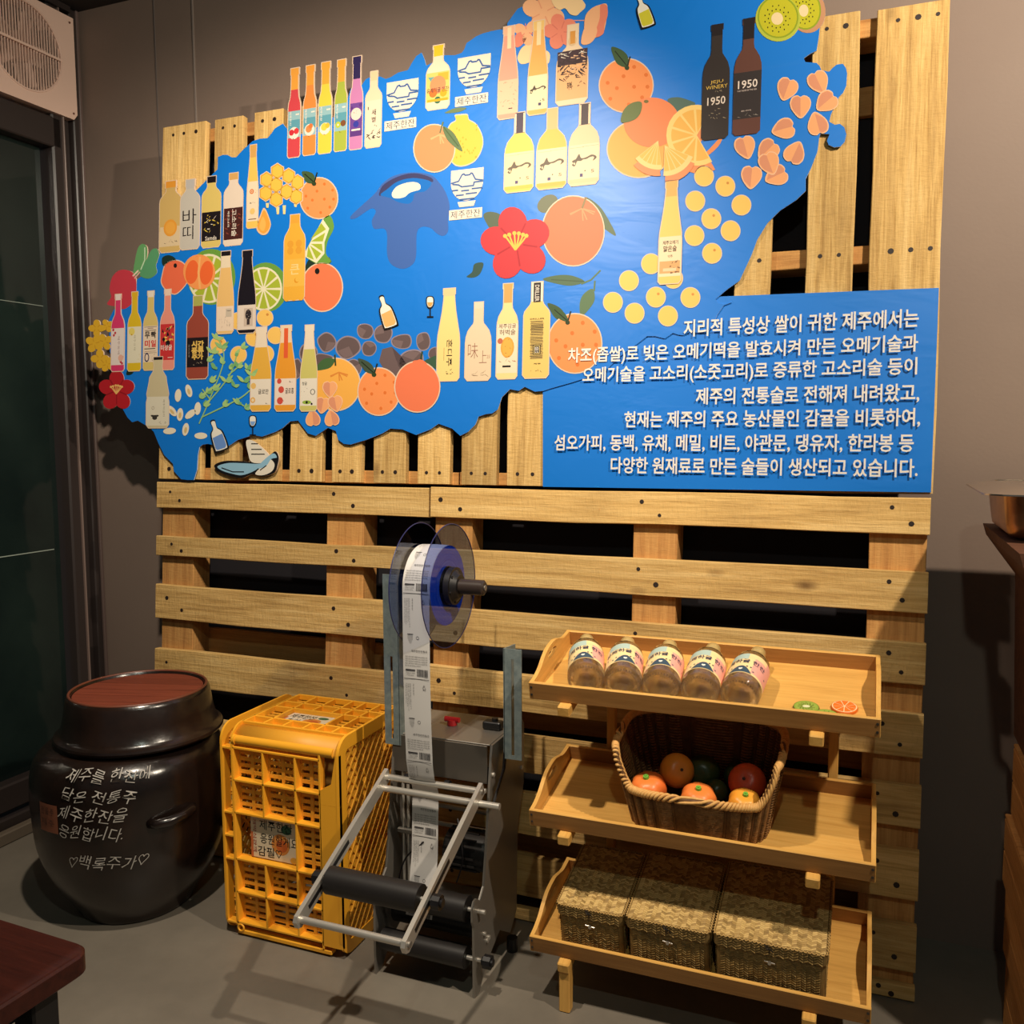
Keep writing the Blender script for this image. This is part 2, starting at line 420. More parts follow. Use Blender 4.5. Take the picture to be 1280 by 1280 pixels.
for x0, x1, zt in [(1.064, 1.168, 2.285), (1.199, 1.307, 2.285), (1.345, 1.45, 2.29), (1.49, 1.6, 2.29), (1.64, 1.745, 2.29), (1.79, 1.875, 2.295), (1.958, 2.063, 2.303), (2.099, 2.250, 2.297)]:
    board(pb, 'board', x0, x1, VS+.004, zt, 0, .021, True)
    for z in (zt-.03, 1.74, VS+.035):
        for fx in ((.3, .7) if x1-x0 < .13 else (.3, .58, .85)): nail(pb, x0+(x1-x0)*fx, z)
for z0, z1 in ((2.25, 2.292), (1.72, 1.763), (1.18, 1.216)): board(pb, 'stringer', 1.052, 2.245, z0, z1, .0215, .105, False, WOODB)
board(pb, 'back_board', 1.052, 2.24, 2.10, 2.17, .106, .124, False, WOODB)
pc = pallet('lower left wooden pallet with narrow level boards behind the clay jar', .01, .96, .02, 1.16)
for z0, z1 in ((1.088, 1.172), (.935, .998), (.733, .843), (.525, .638), (.33, .43), (.15, .25), (.005, .09)):
    board(pc, 'board', -0.006, .966, z0, z1, 0, .021, False)
    for x, f in ((.05, .62), (.095, .3), (.66, .7), (.72, .3)): nail(pc, x+random.uniform(-.01, .01), z0+(z1-z0)*f)
for x0, x1 in ((.0, .124), (.62, .745)): board(pc, 'stringer', x0, x1, .006, 1.165, .0215, .098, True, WOODB)
for z0, z1 in ((1.10, 1.17), (.62, .7), (.1, .2)): board(pc, 'back_board', 0, .962, z0, z1, .0985, .117, False, WOODB)
pd = pallet('lower right wooden pallet with wide level boards behind the tray stand', .975, 2.235, .02, 1.16)
for z0, z1 in ((1.088, 1.172), (.908, 1.002), (.74, .837), (.57, .672), (.408, .506), (.238, .352), (.07, .18), (.004, .035)):
    board(pd, 'board', .972, 2.246, z0, z1, 0, .021, False)
    for x, f in ((1.0, .6), (1.06, .3), (1.57, .7), (1.62, .3), (2.16, .72), (2.2, .28)): nail(pd, x+random.uniform(-.008, .008), z0+(z1-z0)*f)
for x0, x1 in ((.978, 1.09), (1.55, 1.665), (2.118, 2.243)): board(pd, 'stringer', x0, x1, .006, 1.165, .0215, .098, True, WOODB)
for z0, z1 in ((1.10, 1.17), (.5, .58), (.1, .2)): board(pd, 'back_board', .974, 2.24, z0, z1, .0985, .117, False, WOODB)
# ------------------------------------------------------------------ printed sign art (flat print on thin board, each motif its own piece)
PR = {}
def pm(rgb):
    """printed vinyl"""
    k = tuple(rgb)
    if k not in PR:
        q = tuple(int(255*((c/255)*.90)) for c in k); PR[k] = mat(q, 0.5, spec=0.25)
    return PR[k]
BLUE, bc_ = newmat('blue_vinyl', 0.42, spec=0.5)
v = coords(BLUE, rnd=False); bc_.default_value = s2l((10, 112, 204))
mp = N(BLUE, 'ShaderNodeMapping'); mp.inputs['Scale'].default_value = (1, 1, 2.2); mp.inputs['Rotation'].default_value = (0, .5, 0); L(BLUE, v, mp.inputs[0])
bump(BLUE, ramp(BLUE, noise(BLUE, mp.outputs[0], 3.2, 3, 0.55, 1.2), [(0.42, (0, 0, 0)), (0.7, (255, 255, 255))]), 0.16, 0.004)
CREAM = (240, 214, 184); EDGE = (233, 205, 178)
DF = -0.0096                                  # front of the map board
class Art:
    def __init__(s, name, parent, lvl=0, thick=None, d=DF):
        s.name, s.parent, s.v, s.f, s.mi, s.mats = name, parent, [], [], [], []
        s.d = d - 0.0003 - lvl*0.0004; s.thick = thick
    def slot(s, col):
        m = col if not isinstance(col, tuple) else pm(col)
        if m not in s.mats: s.mats.append(m)
        return s.mats.index(m)
    def polyuv(s, pts, col, back=None):
        A = sum(a[0]*b[1]-b[0]*a[1] for a, b in zip(pts, pts[1:]+pts[:1]))
        if A > 0: pts = pts[::-1]
        # seen from -y: x right, z up; outward normal -y wants counter-clockwise in (x, z)
        pts = pts[::-1]
        i0 = len(s.v); k = s.slot(col); n = len(pts); s.d -= 0.000012
        s.v += [(p[0], s.d, p[1]) for p in pts]
        tri = tessellate_polygon([[Vector((p[0], p[1], 0)) for p in pts]])
        for t in tri:
            a, b_, c_ = t
            P = [pts[q] for q in (a, b_, c_)]
            ar = (P[1][0]-P[0][0])*(P[2][1]-P[0][1])-(P[2][0]-P[0][0])*(P[1][1]-P[0][1])
            s.f.append((i0+a, i0+b_, i0+c_) if ar > 0 else (i0+a, i0+c_, i0+b_)); s.mi.append(k)
        if back is not None:
            j0 = len(s.v); s.v += [(p[0], back, p[1]) for p in pts]; ke = s.slot(EDGE)
            for i in range(n):
                j = (i+1) % n; s.f.append((i0+i, j0+i, j0+j, i0+j)); s.mi.append(ke)
    def poly(s, pts, col, smooth=False, back=None):
        if smooth: pts = catmull(pts, 5)
        s.polyuv([uv(*p) for p in pts], col, back)
    def ell(s, x, y, rx, ry, col, rot=0, n=28, back=None):
        r = radians(rot)
        s.poly([(x+rx*cos(t)*cos(r)-ry*sin(t)*sin(r), y+rx*cos(t)*sin(r)+ry*sin(t)*cos(r)) for t in [2*pi*i/n for i in range(n)]], col, back=back)
    def line(s, pts, w, col, closed=False, smooth=False):
        """stroke of width w photo pixels"""
        if smooth: pts = catmull(pts, 5, closed)
        P = [uv(*p) for p in pts]; u0 = uv(pts[0][0]+w/2, pts[0][1]); h = abs(u0[0]-P[0][0])
        n = len(P); Lf, Rt = [], []
        for i in range(n):
            a = P[(i-1) % n] if (closed or i) else P[i]; b = P[(i+1) % n] if (closed or i < n-1) else P[i]
            dx, dy = b[0]-a[0], b[1]-a[1]; l = math.hypot(dx, dy) or 1; nx, ny = -dy/l*h, dx/l*h
            Lf.append((P[i][0]+nx, P[i][1]+ny)); Rt.append((P[i][0]-nx, P[i][1]-ny))
        s.d -= 0.000012; k = s.slot(col); i0 = len(s.v)
        s.v += [(p[0], s.d, p[1]) for p in Lf+Rt]
        for i in range(n if closed else n-1):
            j = (i+1) % n; s.f.append((i0+i, i0+j, i0+n+j, i0+n+i)); s.mi.append(k)
    def text(s, t, x0, y0, x1, y1, col, bold=0.015, rot=0):
        """string filling the photo box whose left/right middle edges are x0..x1, top y0 and bottom y1 at its centre"""
        xc = (x0+x1)/2; a = uv(x0, (y0+y1)/2); b = uv(x1, (y0+y1)/2); bot = uv(xc, y1); top = uv(xc, y0)
        vs, fs, w, h = textgeo(t, bold)
        W_, H_ = b[0]-a[0], top[1]-bot[1]
        s.d -= 0.000012; k = s.slot(col); i0 = len(s.v)
        cx, cz = (a[0]+b[0])/2, (top[1]+bot[1])/2
        for p in vs:
            if rot == 90: q = (p[1]/h*W_*-1+W_/2, -(p[0]/w-0.5)*H_); q = (-(q[0]) , q[1])
            else: q = ((p[0]/w-0.5)*W_, (p[1]/h-0.5)*H_)
            s.v.append((cx+q[0], s.d, cz+q[1]))
        for f in fs: s.f.append(tuple(i0+q for q in f)); s.mi.append(k)
    def done(s):
        o = meshobj(s.name, s.v, s.f, s.mats, s.parent, s.mi); return o

sign = None
MAPPTS = [(247.5, 239.7), (274.5, 213), (275, 197.5), (281, 195), (287, 195), (292, 198), (298, 198), (305, 190), (318.5, 177.7), (327, 175), (337, 174), (342, 168), (346, 162), (356, 156), (362.5, 164),
 (372, 172), (400, 160), (432, 140), (441, 112), (446, 121), (452, 112), (459.5, 100.6), (465.6, 98), (478, 97.6), (484, 100.6), (490, 98.6), (500, 92.5), (512, 89.5), (516, 82), (522.5, 72), (529, 67.7), (532.7, 76), (534.7, 84), (547, 78), (558, 71), (571, 71), (579, 68), (582, 64),
 (585, 56), (597, 47.5), (605, 44), (616, 41), (626, 39), (635.6, 39), (636, 31), (643, 21), (649, 13), (656, 10), (661, 13), (663, 20), (672, 5), (700, -25), (800, -45), (900, -40), (985, -22), (1030, -10), (1029, 5),
 (1025.6, 26.6), (1024, 47), (1021, 65.6), (1012, 70), (1005, 75), (1007, 79.7), (1021, 81), (1025, 85), (1027, 90), (1036.6, 92), (1041, 87), (1046, 83), (1053.7, 82), (1057.5, 87), (1059, 94), (1058, 109), (1054, 118), (1049, 123), (1044, 134), (1039, 144.5), (1036.6, 154),
 (1044, 158), (1050, 156.7), (1055.5, 161), (1058, 170), (1056, 179), (1050.6, 185), (1043, 186), (1036, 183), (1034, 178), (1037, 169.5), (1025.6, 169), (1024, 175), (1022.5, 189), (1021, 194), (1014, 212), (1007.5, 225), (1007.5, 240), (995, 252), (975, 265), (960, 280), (947, 301), (940, 320), (932, 337), (925, 352), (910, 362.5),
 (895, 375), (898, 380), (905, 381), (915, 379), (905, 383), (897, 395), (892, 408), (885, 417), (872, 417), (866, 414), (855, 420), (848, 419), (842, 417), (832, 424), (820, 421), (810, 421), (797, 431), (784, 440), (775, 447), (760, 462), (737, 472), (715, 479), (690, 486), (681, 489),
 (670, 490), (657.5, 484), (650, 489), (639, 487), (629, 497), (624, 512), (617, 517), (609, 518), (600, 521), (596, 531), (587, 540), (577, 545), (567, 536), (550, 530), (540, 537), (522, 544), (505, 537), (490, 536), (480, 542), (460, 550), (440, 556), (432, 555), (425, 550), (422, 539), (412, 535), (397, 545), (387, 542),
 (375, 526), (365, 527), (356, 535), (347, 540), (330, 546), (319, 544), (300, 550), (285, 560), (272, 557), (262, 555), (256, 556), (252, 559), (250, 569), (249, 587), (245, 600), (237, 600), (229, 599), (220, 589), (219, 580), (208, 569), (200.6, 554), (195, 540), (190, 535), (180, 529), (175, 526), (168, 528), (162, 522),
 (150, 500), (148, 465), (140, 440), (139, 400), (145, 388), (152, 383), (172, 378), (174, 350), (186, 342), (199, 330), (203, 316), (213, 314), (228, 262)]
mpuv = [uv(*p) for p in MAPPTS]
sign = empty('map_sign', label='large blue island shaped sign board covered with printed bottles and fruit', cat='sign'); plane_obj(sign)
bm = bmesh.new(); prism(bm, mpuv, -0.0066, DF); 
for f in bm.faces: f.material_index = 0 if abs(f.normal.y) > .9 or len(f.verts) > 4 else 1
mb = fin('board', bm, [BLUE, mat((196, 206, 222), 0.6)], sign)
# text panel
tpan = empty('text_panel', label='blue rectangular panel with seven lines of white Korean lettering', cat='sign'); plane_obj(tpan)
bm = bmesh.new(); prism(bm, [uv(679.5, 486), uv(890, 373), uv(1173.5, 360.5), uv(1163.5, 615.5), uv(679.5, 608.5)][::1] if False else [uv(679.5, 380), uv(1173.5, 360.5), uv(1163.5, 615.5), uv(679.5, 608.5)], -0.0012, -0.006)
fin('board', bm, BLUE, tpan)
LET = [("지리적 특성상 쌀이 귀한 제주에서는", 856, 1148, 390, 420), ("차조(좁쌀)로 빚은 오메기떡을 발효시켜 만든 오메기술과", 712, 1147, 423, 455),
 ("오메기술을 고소리(소줏고리)로 증류한 고소리술 등이", 730, 1146, 450, 481), ("제주의 전통술로 전해져 내려왔고,", 871, 1149, 480.5, 508),
 ("현재는 제주의 주요 농산물인 감귤을 비롯하여,", 782, 1150, 511, 537), ("섬오가피, 동백, 유채, 메밀, 비트, 야관문, 댕유자, 한라봉 등", 695, 1142, 541.5, 567.5),
 ("다양한 원재료로 만든 술들이 생산되고 있습니다.", 765, 1147, 570, 597)]
for t, x0, x1, y0, y1 in LET:
    a = Art('lettering', tpan, d=-0.0125); yc = (y0+y1)/2
    # the lines run level on the panel: keep their own height constant
    A0, A1 = uv(x0, yc), uv(x1, yc-1)
    vs, fs, w, h = textgeo(t, 0.018); H_ = 0.0425 if '(' not in t else 0.046
    if ',' in t and '(' not in t: H_ = 0.044
    cz = uv((x0+x1)/2, yc)[1]
    i0 = 0; k = a.slot((246, 238, 228))
    a.v = [(A0[0]+p[0]/w*(A1[0]-A0[0]), a.d, cz+(p[1]/h-.5)*H_) for p in vs]; a.f = fs; a.mi = [0]*len(fs)
    a.done()

# ---- bottles
KIND = {
 'wine': [(1, 0), (1, .55), (.97, .60), (.84, .66), (.60, .71), (.44, .74), (.40, .78), (.40, .945), (.46, .945), (.46, 1)],
 'round': [(1, 0), (1, .48), (.95, .56), (.80, .64), (.58, .69), (.38, .73), (.34, .76), (.34, 1)],
 'slim': [(1, 0), (1, .42), (.95, .50), (.78, .62), (.60, .75), (.50, .86), (.46, .93), (.52, .935), (.52, 1)],
 'long': [(1, 0), (1, .38), (.93, .50), (.68, .70), (.54, .84), (.50, .92), (.56, .925), (.56, 1)],
 'narrow': [(1, 0), (1, .55), (.93, .61), (.66, .68), (.58, .76), (.56, .92), (.66, .93), (.66, 1)],
 'water': [(1, 0), (1, .70), (.95, .75), (.78, .79), (.52, .83), (.42, .86), (.42, .90), (.46, .90), (.46, 1)],
 'square': [(1, 0), (1, .66), (.92, .70), (.50, .77), (.42, .80), (.42, 1)],
 'plastic': [(1, 0.03), (1, .70), (.9, .76), (.62, .82), (.48, .86), (.44, .93), (.44, 1)],
 'milk': [(1, 0), (1, .36), (.92, .42), (.97, .48), (.88, .56), (.78, .64), (.72, .72), (.42, .80), (.36, .86), (.40, .955), (.40, 1)],
}
def bottle(kind, xl, xr, yb, yt, body, cap=None, capf=.15, label=None, lf=(.12, .5), lvl=1, thick=False, border=True, deco=None, neck=None):
    o = Art('printed_bottle', sign, lvl)
    xc = (xl+xr)/2; c0 = uv(xc, yb); H = uv(xc, yt)[1]-c0[1]; hw = (uv(xr, yb)[0]-uv(xl, yb)[0])/2; hh = hw
    pr = KIND[kind]
    def wid(f):
        for (w0, f0), (w1, f1) in zip(pr, pr[1:]):
            if f0 <= f <= f1 and f1 > f0: return w0+(w1-w0)*(f-f0)/(f1-f0)
        return pr[-1][0]
    def band(f0, f1, g=0.0, x0=-1, x1=1):
        fs = [f0]+[f for w, f in pr if f0 < f < f1]+[f1]
        R_ = [(c0[0]+min(wid(f)*hw-g, x1*hw), c0[1]+f*H) for f in fs]; L_ = [(c0[0]+max(-wid(f)*hw+g, x0*hw), c0[1]+f*H) for f in fs]
        return R_+L_[::-1]
    r = hw*.22
    def outline(g):
        R_ = [(c0[0]+hw-r+g*.7, c0[1]-g), (c0[0]+hw+g, c0[1]+r)]+[(c0[0]+w*hw+g, c0[1]+f*H+(g if f == 1 else 0)) for w, f in pr[1:]]
        return R_+[(2*c0[0]-x, z) for x, z in R_[::-1]]
    if border or thick: o.polyuv(outline(0.0022), EDGE, back=-0.0062 if thick else None)
    o.polyuv(outline(-0.0002), body)
    if neck: o.polyuv(band(neck[1], neck[2], .0004), neck[0])
    if cap: o.polyuv(band(1-capf, 1, .0003), cap)
    if label: o.polyuv(band(lf[0], lf[1], .0004), label)
    if deco:
        def X(a): return xl+(xr-xl)*a
        def box_(x0, x1, f0, f1, col):
            o.polyuv([(c0[0]+(2*x0-1)*hw, c0[1]+f0*H), (c0[0]+(2*x1-1)*hw, c0[1]+f0*H), (c0[0]+(2*x1-1)*hw, c0[1]+f1*H), (c0[0]+(2*x0-1)*hw, c0[1]+f1*H)], col)
        def txt(t, x0, x1, f0, f1, col, rot=0, bold=.01):
            vs, fs, w, h = textgeo(t, bold); o.d -= 0.000012; k = o.slot(col); i0 = len(o.v)
            cx = c0[0]+(x0+x1-1)*hw; cz = c0[1]+(f0+f1)/2*H; W_ = (x1-x0)*2*hw; H_ = (f1-f0)*H
            for p in vs:
                if rot: q = ((p[1]/h-.5)*W_, -(p[0]/w-.5)*H_)
                else: q = ((p[0]/w-.5)*W_, (p[1]/h-.5)*H_)
                o.v.append((cx+q[0], o.d, cz+q[1]))
            for f in fs: o.f.append(tuple(i0+q for q in f)); o.mi.append(k)
        def dot(x, f, r, col, ry=None):
            o.polyuv([(c0[0]+(2*x-1)*hw+r*hw*cos(t), c0[1]+f*H+(ry or r)*hw*sin(t)) for t in [2*pi*i/16 for i in range(16)]], col)
        def scrib(x0, x1, f0, f1, col, n=5, seed=1, w=.0012):
            rn = random.Random(seed)
            for i in range(n):
                x = x0+(x1-x0)*rn.random(); f = f0+(f1-f0)*rn.random(); l = (x1-x0)*(.15+.35*rn.random())
                a = (c0[0]+(2*x-1)*hw, c0[1]+f*H); an = rn.uniform(-.9, .9); dx, dz = cos(an)*l*hw, sin(an)*l*hw
                x1_ = min(max(a[0]+dx, c0[0]-hw*.94), c0[0]+hw*.94)
                o.polyuv([(a[0], a[1]-w), (x1_, a[1]+dz-w*.3), (x1_, a[1]+dz+w*.3), (a[0]+w*.4, a[1]+w)], col)
        def horse(f, col):
            P = [(.10, .0), (.16, .10), (.10, .20), (.16, .30), (.24, .36), (.34, .66), (.40, .40), (.50, .36), (.62, .42), (.76, .52), (.90, .42), (.92, .26), (.80, .12), (.84, .28), (.82, .38), (.72, .38), (.60, .28), (.48, .26), (.40, .18), (.28, .20), (.24, .0), (.18, -.12)]
            o.polyuv(catmull([(c0[0]+(2*x-1)*hw, c0[1]+f*H+z*hw) for x, z in P], 3), col)
            o.polyuv([(c0[0]+(2*x-1)*hw, c0[1]+f*H+z*hw) for x, z in ((.16, .04), (.2, .16), (.22, .02), (.19, -.04))], label or body)
        o.box, o.txt, o.dot, o.scrib, o.horse = box_, txt, dot, scrib, horse
        deco(o)
    return o.done()
BK, WH, NAVY = (28, 22, 26), (240, 228, 212), (46, 38, 84)
SKY = (150, 190, 196)
def fruit_label(fr, leafc=None):
    def d(o):
        o.box(.02, .98, .30, .42, (96, 160, 176)); o.box(.05, .3, .36, .48, WH) if False else None
        o.txt('제주한잔', .12, .27, .36, .52, WH, 1)
        o.box(.62, .9, .47, .485, WH)
        for x, f, r, c_ in fr: o.dot(x, f, r, c_)
        o.scrib(.35, .65, .2, .22, (120, 60, 40), 3, 3)
    return d
bottle('narrow', 362, 377, 198, 87.5, (214, 72, 78), (244, 166, 66), .24, SKY, (.22, .52), 1, True, deco=fruit_label([(.5, .27, .85, WH), (.3, .28, .42, (210, 50, 60)), (.7, .29, .42, (220, 60, 64))]))
bottle('narrow', 381, 396.5, 195, 84, (240, 140, 66), (244, 160, 60), .22, SKY, (.22, .52), 1, True, deco=fruit_label([(.5, .28, .8, WH), (.45, .29, .5, (240, 140, 80)), (.6, .32, .35, (236, 120, 60))]))
bottle('narrow', 400, 416, 193, 80, (250, 208, 72), (244, 170, 60), .24, SKY, (.24, .52), 1, True, deco=fruit_label([(.5, .27, .8, WH), (.45, .29, .5, (250, 208, 80)), (.7, .3, .35, (244, 190, 60))]))
bottle('narrow', 420, 435, 190, 77, (172, 184, 70), (244, 166, 60), .24, SKY, (.22, .52), 1, True, deco=fruit_label([(.3, .29, .45, (190, 200, 60)), (.3, .29, .15, WH), (.72, .3, .45, (130, 80, 46))]))
def purp(o):
    o.box(.02, .98, .14, .20, (96, 56, 130)); o.dot(.5, .38, .85, (240, 214, 200)); o.dot(.5, .27, .45, (56, 60, 160)); o.box(.15, .85, .2, .22, WH)
    o.dot(.85, .47, .25, (96, 56, 130)); o.dot(.15, .45, .2, (96, 56, 130)); o.scrib(.3, .7, .35, .45, (200, 80, 60), 3, 9)
bottle('narrow', 439, 454.5, 188, 73, (204, 130, 180), (48, 38, 84), .24, (112, 70, 150), (.14, .50), 1, True, deco=purp)
def baek(o):
    o.txt('새', .4, .66, .42, .5, BK); o.txt('별', .4, .66, .33, .4, BK); o.scrib(.05, .95, .11, .21, BK, 22, 4, .0016); o.box(.15, .2, .5, .54, BK); o.scrib(.35, .7, .26, .29, BK, 3, 5)
bottle('square', 458.5, 478, 185.5, 91.5, (238, 214, 178), (238, 204, 160), .12, (240, 218, 190), (.10, .62), 1, True, deco=baek)
def cit(o):
    o.polyuv([o_ for o_ in [uv(537, 99), uv(549, 98), uv(549, 116)]], (110, 170, 160)); o.box(.5, .95, .44, .56, (244, 180, 60)); o.dot(.5, .38, .7, (244, 150, 100)); o.dot(.3, .26, .35, (240, 120, 50)); o.dot(.75, .24, .3, (244, 170, 40))
    o.dot(.5, .14, .28, (60, 110, 80)); o.box(.05, .95, .12, .16, (220, 170, 40)); o.txt('유쾌하귤 한잔', .02, .98, .26, .34, (40, 50, 60))
bottle('wine', 534.5, 563, 138, 59, (240, 222, 190), (246, 196, 40), .17, (244, 206, 110), (.12, .58), 1, True, deco=cit)
bottle('water', 202, 229, 316, 228, (214, 178, 108), (236, 158, 56), .09, (226, 196, 150), (.08, .30), 2, True, deco=lambda o: (o.box(.03, .97, .08, .36, (226, 200, 160)), o.dot(.5, .34, .62, (236, 160, 60)), o.dot(.5, .34, .45, (240, 172, 72)), o.scrib(.2, .8, .13, .16, BK, 6, 2, .0008)))
bottle('water', 228, 251.5, 312.5, 226, (204, 196, 184), (196, 190, 186), .13, None, (0, 0), 3, True, deco=lambda o: (o.txt('바', .12, .85, .36, .58, BK, 0, -.005), o.txt('띠', .14, .70, .14, .34, BK, 0, -.005)))
bottle('water', 254.5, 278, 310, 222, (226, 198, 112), BK, .09, BK, (.09, .50), 1, deco=lambda o: (o.txt('Samda', .2, .8, .10, .16, WH), o.scrib(.1, .9, .18, .46, (220, 190, 70), 12, 8, .0022), o.scrib(.1, .9, .2, .45, WH, 6, 18, .0012)))
bottle('water', 282, 305.5, 307.5, 218, (236, 216, 196), (220, 170, 100), .09, (72, 34, 32), (.08, .52), 1, deco=lambda o: (o.scrib(.05, .95, .1, .5, (140, 70, 56), 14, 6, .002), o.txt('고소리술', .42, .68, .12, .5, WH, 1), o.txt('제주고소리', .2, .3, .26, .48, WH, 1)))
bottle('long', 311, 325, 286, 183, (244, 200, 96), (222, 168, 92), .15, (244, 222, 190), (.08, .56), 2, deco=lambda o: (o.dot(.42, .44, .38, (226, 130, 70)), o.dot(.42, .44, .2, (244, 222, 190)), o.dot(.42, .44, .12, (226, 130, 70)), o.scrib(.65, .9, .40, .5, (226, 130, 70), 4, 3), o.scrib(.2, .8, .30, .31, BK, 5, 1, .0008), o.dot(.5, .2, .45, (240, 200, 120)), o.box(.15, .85, .10, .11, (120, 80, 60))))
bottle('plastic', 357, 383, 376, 270, (238, 176, 60), (232, 166, 60), .1, (240, 186, 76), (.16, .48), 4, deco=lambda o: (o.txt('큰', .3, .75, .3, .42, (250, 214, 140)), o.dot(.62, .23, .22, (226, 150, 40)), o.dot(.66, .24, .2, (240, 186, 76)), *[o.dot(x, f, .3, (228, 160, 54)) for x in (.3, .7) for f in (.58, .66)], *[o.dot(x, .03, .28, (238, 176, 60)) for x in (.16, .5, .84)]))
bottle('wine', 142, 158, 464.5, 369, (222, 62, 112), (240, 222, 214), .075, (236, 222, 214), (.08, .56), 3, True, deco=lambda o: (o.txt('제주동백', .5, .66, .22, .46, (120, 80, 80), 1, -.01), *[o.dot(x, f, .16, (200, 60, 70)) for x, f in ((.15, .54), (.3, .5), (.2, .47), (.75, .12), (.88, .18), (.85, .1))], o.dot(.75, .17, .4, (236, 180, 160))))
bottle('wine', 162.5, 179, 464, 366, (228, 192, 40), (228, 180, 40), .1, (234, 226, 200), (.10, .56), 3, deco=lambda o: (o.txt('제주유채', .45, .6, .26, .46, (150, 140, 120), 1, -.01), o.dot(.3, .5, .45, (236, 214, 110)), o.dot(.3, .46, .1, (200, 150, 30)), o.scrib(.7, .95, .12, .22, (200, 170, 40), 5, 5)))
def c3(o):
    o.box(.1, .9, .50, .507, BK); o.box(.3, .7, .525, .535, (160, 130, 110)); o.box(.05, .95, .545, .55, BK)
    o.txt('무', .1, .46, .40, .49, BK, 0, .03); o.txt('빡', .54, .9, .40, .49, BK, 0, .03); o.txt('미', .1, .46, .29, .38, (214, 50, 50), 0, .03); o.txt('일', .54, .9, .29, .38, (214, 50, 50), 0, .03)
    o.box(.08, .85, .265, .275, BK); o.box(.1, .9, .235, .24, (150, 110, 90)); o.box(.05, .95, .215, .219, BK); o.dot(.26, .16, .34, (40, 44, 90), .5); o.dot(.26, .16, .22, (236, 214, 190), .36); o.scrib(.5, .9, .12, .2, (120, 100, 80), 8, 3, .0006)
bottle('wine', 182, 199.5, 463, 365, (222, 196, 118), (238, 226, 210), .075, (236, 214, 188), (.10, .56), 3, deco=c3)
def c4(o):
    o.scrib(.05, .95, .36, .54, (240, 196, 90), 12, 3, .004); o.scrib(.05, .9, .3, .54, (26, 24, 30), 9, 11, .0055); o.dot(.55, .33, .32, BK); o.dot(.25, .38, .2, BK); o.scrib(.5, .95, .4, .55, (60, 110, 110), 5, 21, .003)
    o.txt('미상귤', .06, .85, .24, .31, (244, 226, 214), 0, .02); o.box(.55, .9, .145, .155, (240, 200, 190))
bottle('wine', 203, 220.5, 462.5, 363, (238, 152, 134), (240, 210, 190), .075, (206, 54, 56), (.12, .57), 3, deco=c4)
bottle('milk', 186, 214, 535, 447, (208, 194, 156), BK, .04, (226, 218, 196), (.03, .44), 5, deco=lambda o: (o.txt('제주막걸리', .74, .82, .16, .40, (80, 70, 60), 1, -.01), o.dot(.3, .28, .12, (150, 140, 120)), o.dot(.3, .28, .09, (226, 218, 196)), o.dot(.38, .17, .36, (60, 56, 52), .1), o.dot(.38, .14, .22, (60, 56, 52), .14), o.scrib(.55, .9, .06, .09, BK, 5, 4, .0007), o.dot(.38, .19, .34, (226, 218, 196), .05)))
bottle('square', 236, 262.5, 474, 371, (156, 72, 56), (176, 176, 90), .12, (30, 24, 28), (.14, .50), 3, deco=lambda o: (o.txt('시간', .22, .8, .38, .46, (232, 190, 96), 0, .05), o.txt('풍류', .22, .8, .30, .38, (232, 190, 96), 0, .05), o.txt('주가', .24, .78, .23, .30, (232, 190, 96), 0, .05), o.scrib(.3, .7, .17, .21, (200, 180, 150), 6, 2, .0008), o.txt('오미자주', .08, .13, .26, .42, (170, 160, 150), 1)))
bottle('long', 274, 294.5, 417.5, 315.5, (240, 194, 120), BK, .055, (240, 216, 190), (.03, .33), 5, neck=((240, 222, 190), .80, .945), deco=lambda o: (*[o.scrib(.1+.16*i, .18+.16*i, .08, .2, (30, 26, 30), 4, i, .0045) for i in range(5)], o.box(.55, .9, .2, .3, (206, 190, 170)), o.box(.6, .85, .27, .275, BK)))
bottle('long', 300, 322, 417, 314.5, (26, 22, 30), (26, 22, 30), .1, (232, 214, 196), (.04, .34), 5, deco=lambda o: (o.box(.35, .85, .08, .3, (206, 186, 168)), o.dot(.6, .22, .34, (50, 44, 46), .5), o.scrib(.42, .78, .14, .29, (206, 186, 168), 12, 3, .0008), o.box(.52, .68, .1, .16, (60, 50, 50))))
def dnew(a, b_, c_):
    def d(o):
        o.dot(a[0], .25, a[1], b_); o.dot(.14 if a[0] > .2 else .1, .12, .28, b_); o.txt('귤로만' if c_ else '하우스귤', .45, .92, .2, .25, BK); o.scrib(.7, .95, .09, .11, BK, 3, 3, .001)
    return d
bottle('slim', 316, 341, 514, 410, (234, 178, 70), (240, 222, 196), .08, (238, 226, 208), (.07, .38), 6, neck=((240, 222, 196), .76, .93), deco=lambda o: (o.dot(.14, .30, .26, (236, 190, 110)), o.dot(.12, .13, .24, (230, 170, 80)), o.dot(.12, .13, .14, (244, 220, 180)), o.txt('귤로만', .38, .9, .2, .26, BK), o.scrib(.7, .95, .08, .1, BK, 3, 3, .001)))
bottle('slim', 346.5, 372, 514, 408, (238, 158, 50), (240, 214, 180), .09, (240, 220, 204), (.07, .38), 6, neck=((240, 214, 180), .80, .93), deco=lambda o: (o.box(.40, .60, .62, .97, (232, 96, 54)), o.dot(.3, .25, .28, (214, 80, 66)), o.dot(.2, .35, .22, (214, 80, 66)), o.dot(.25, .12, .3, (214, 80, 66)), o.txt('귤로홍', .5, .92, .2, .27, BK), o.scrib(.6, .95, .33, .36, BK, 3, 3, .001), o.scrib(.05, .4, .1, .14, (160, 40, 40), 3, 5, .001)))
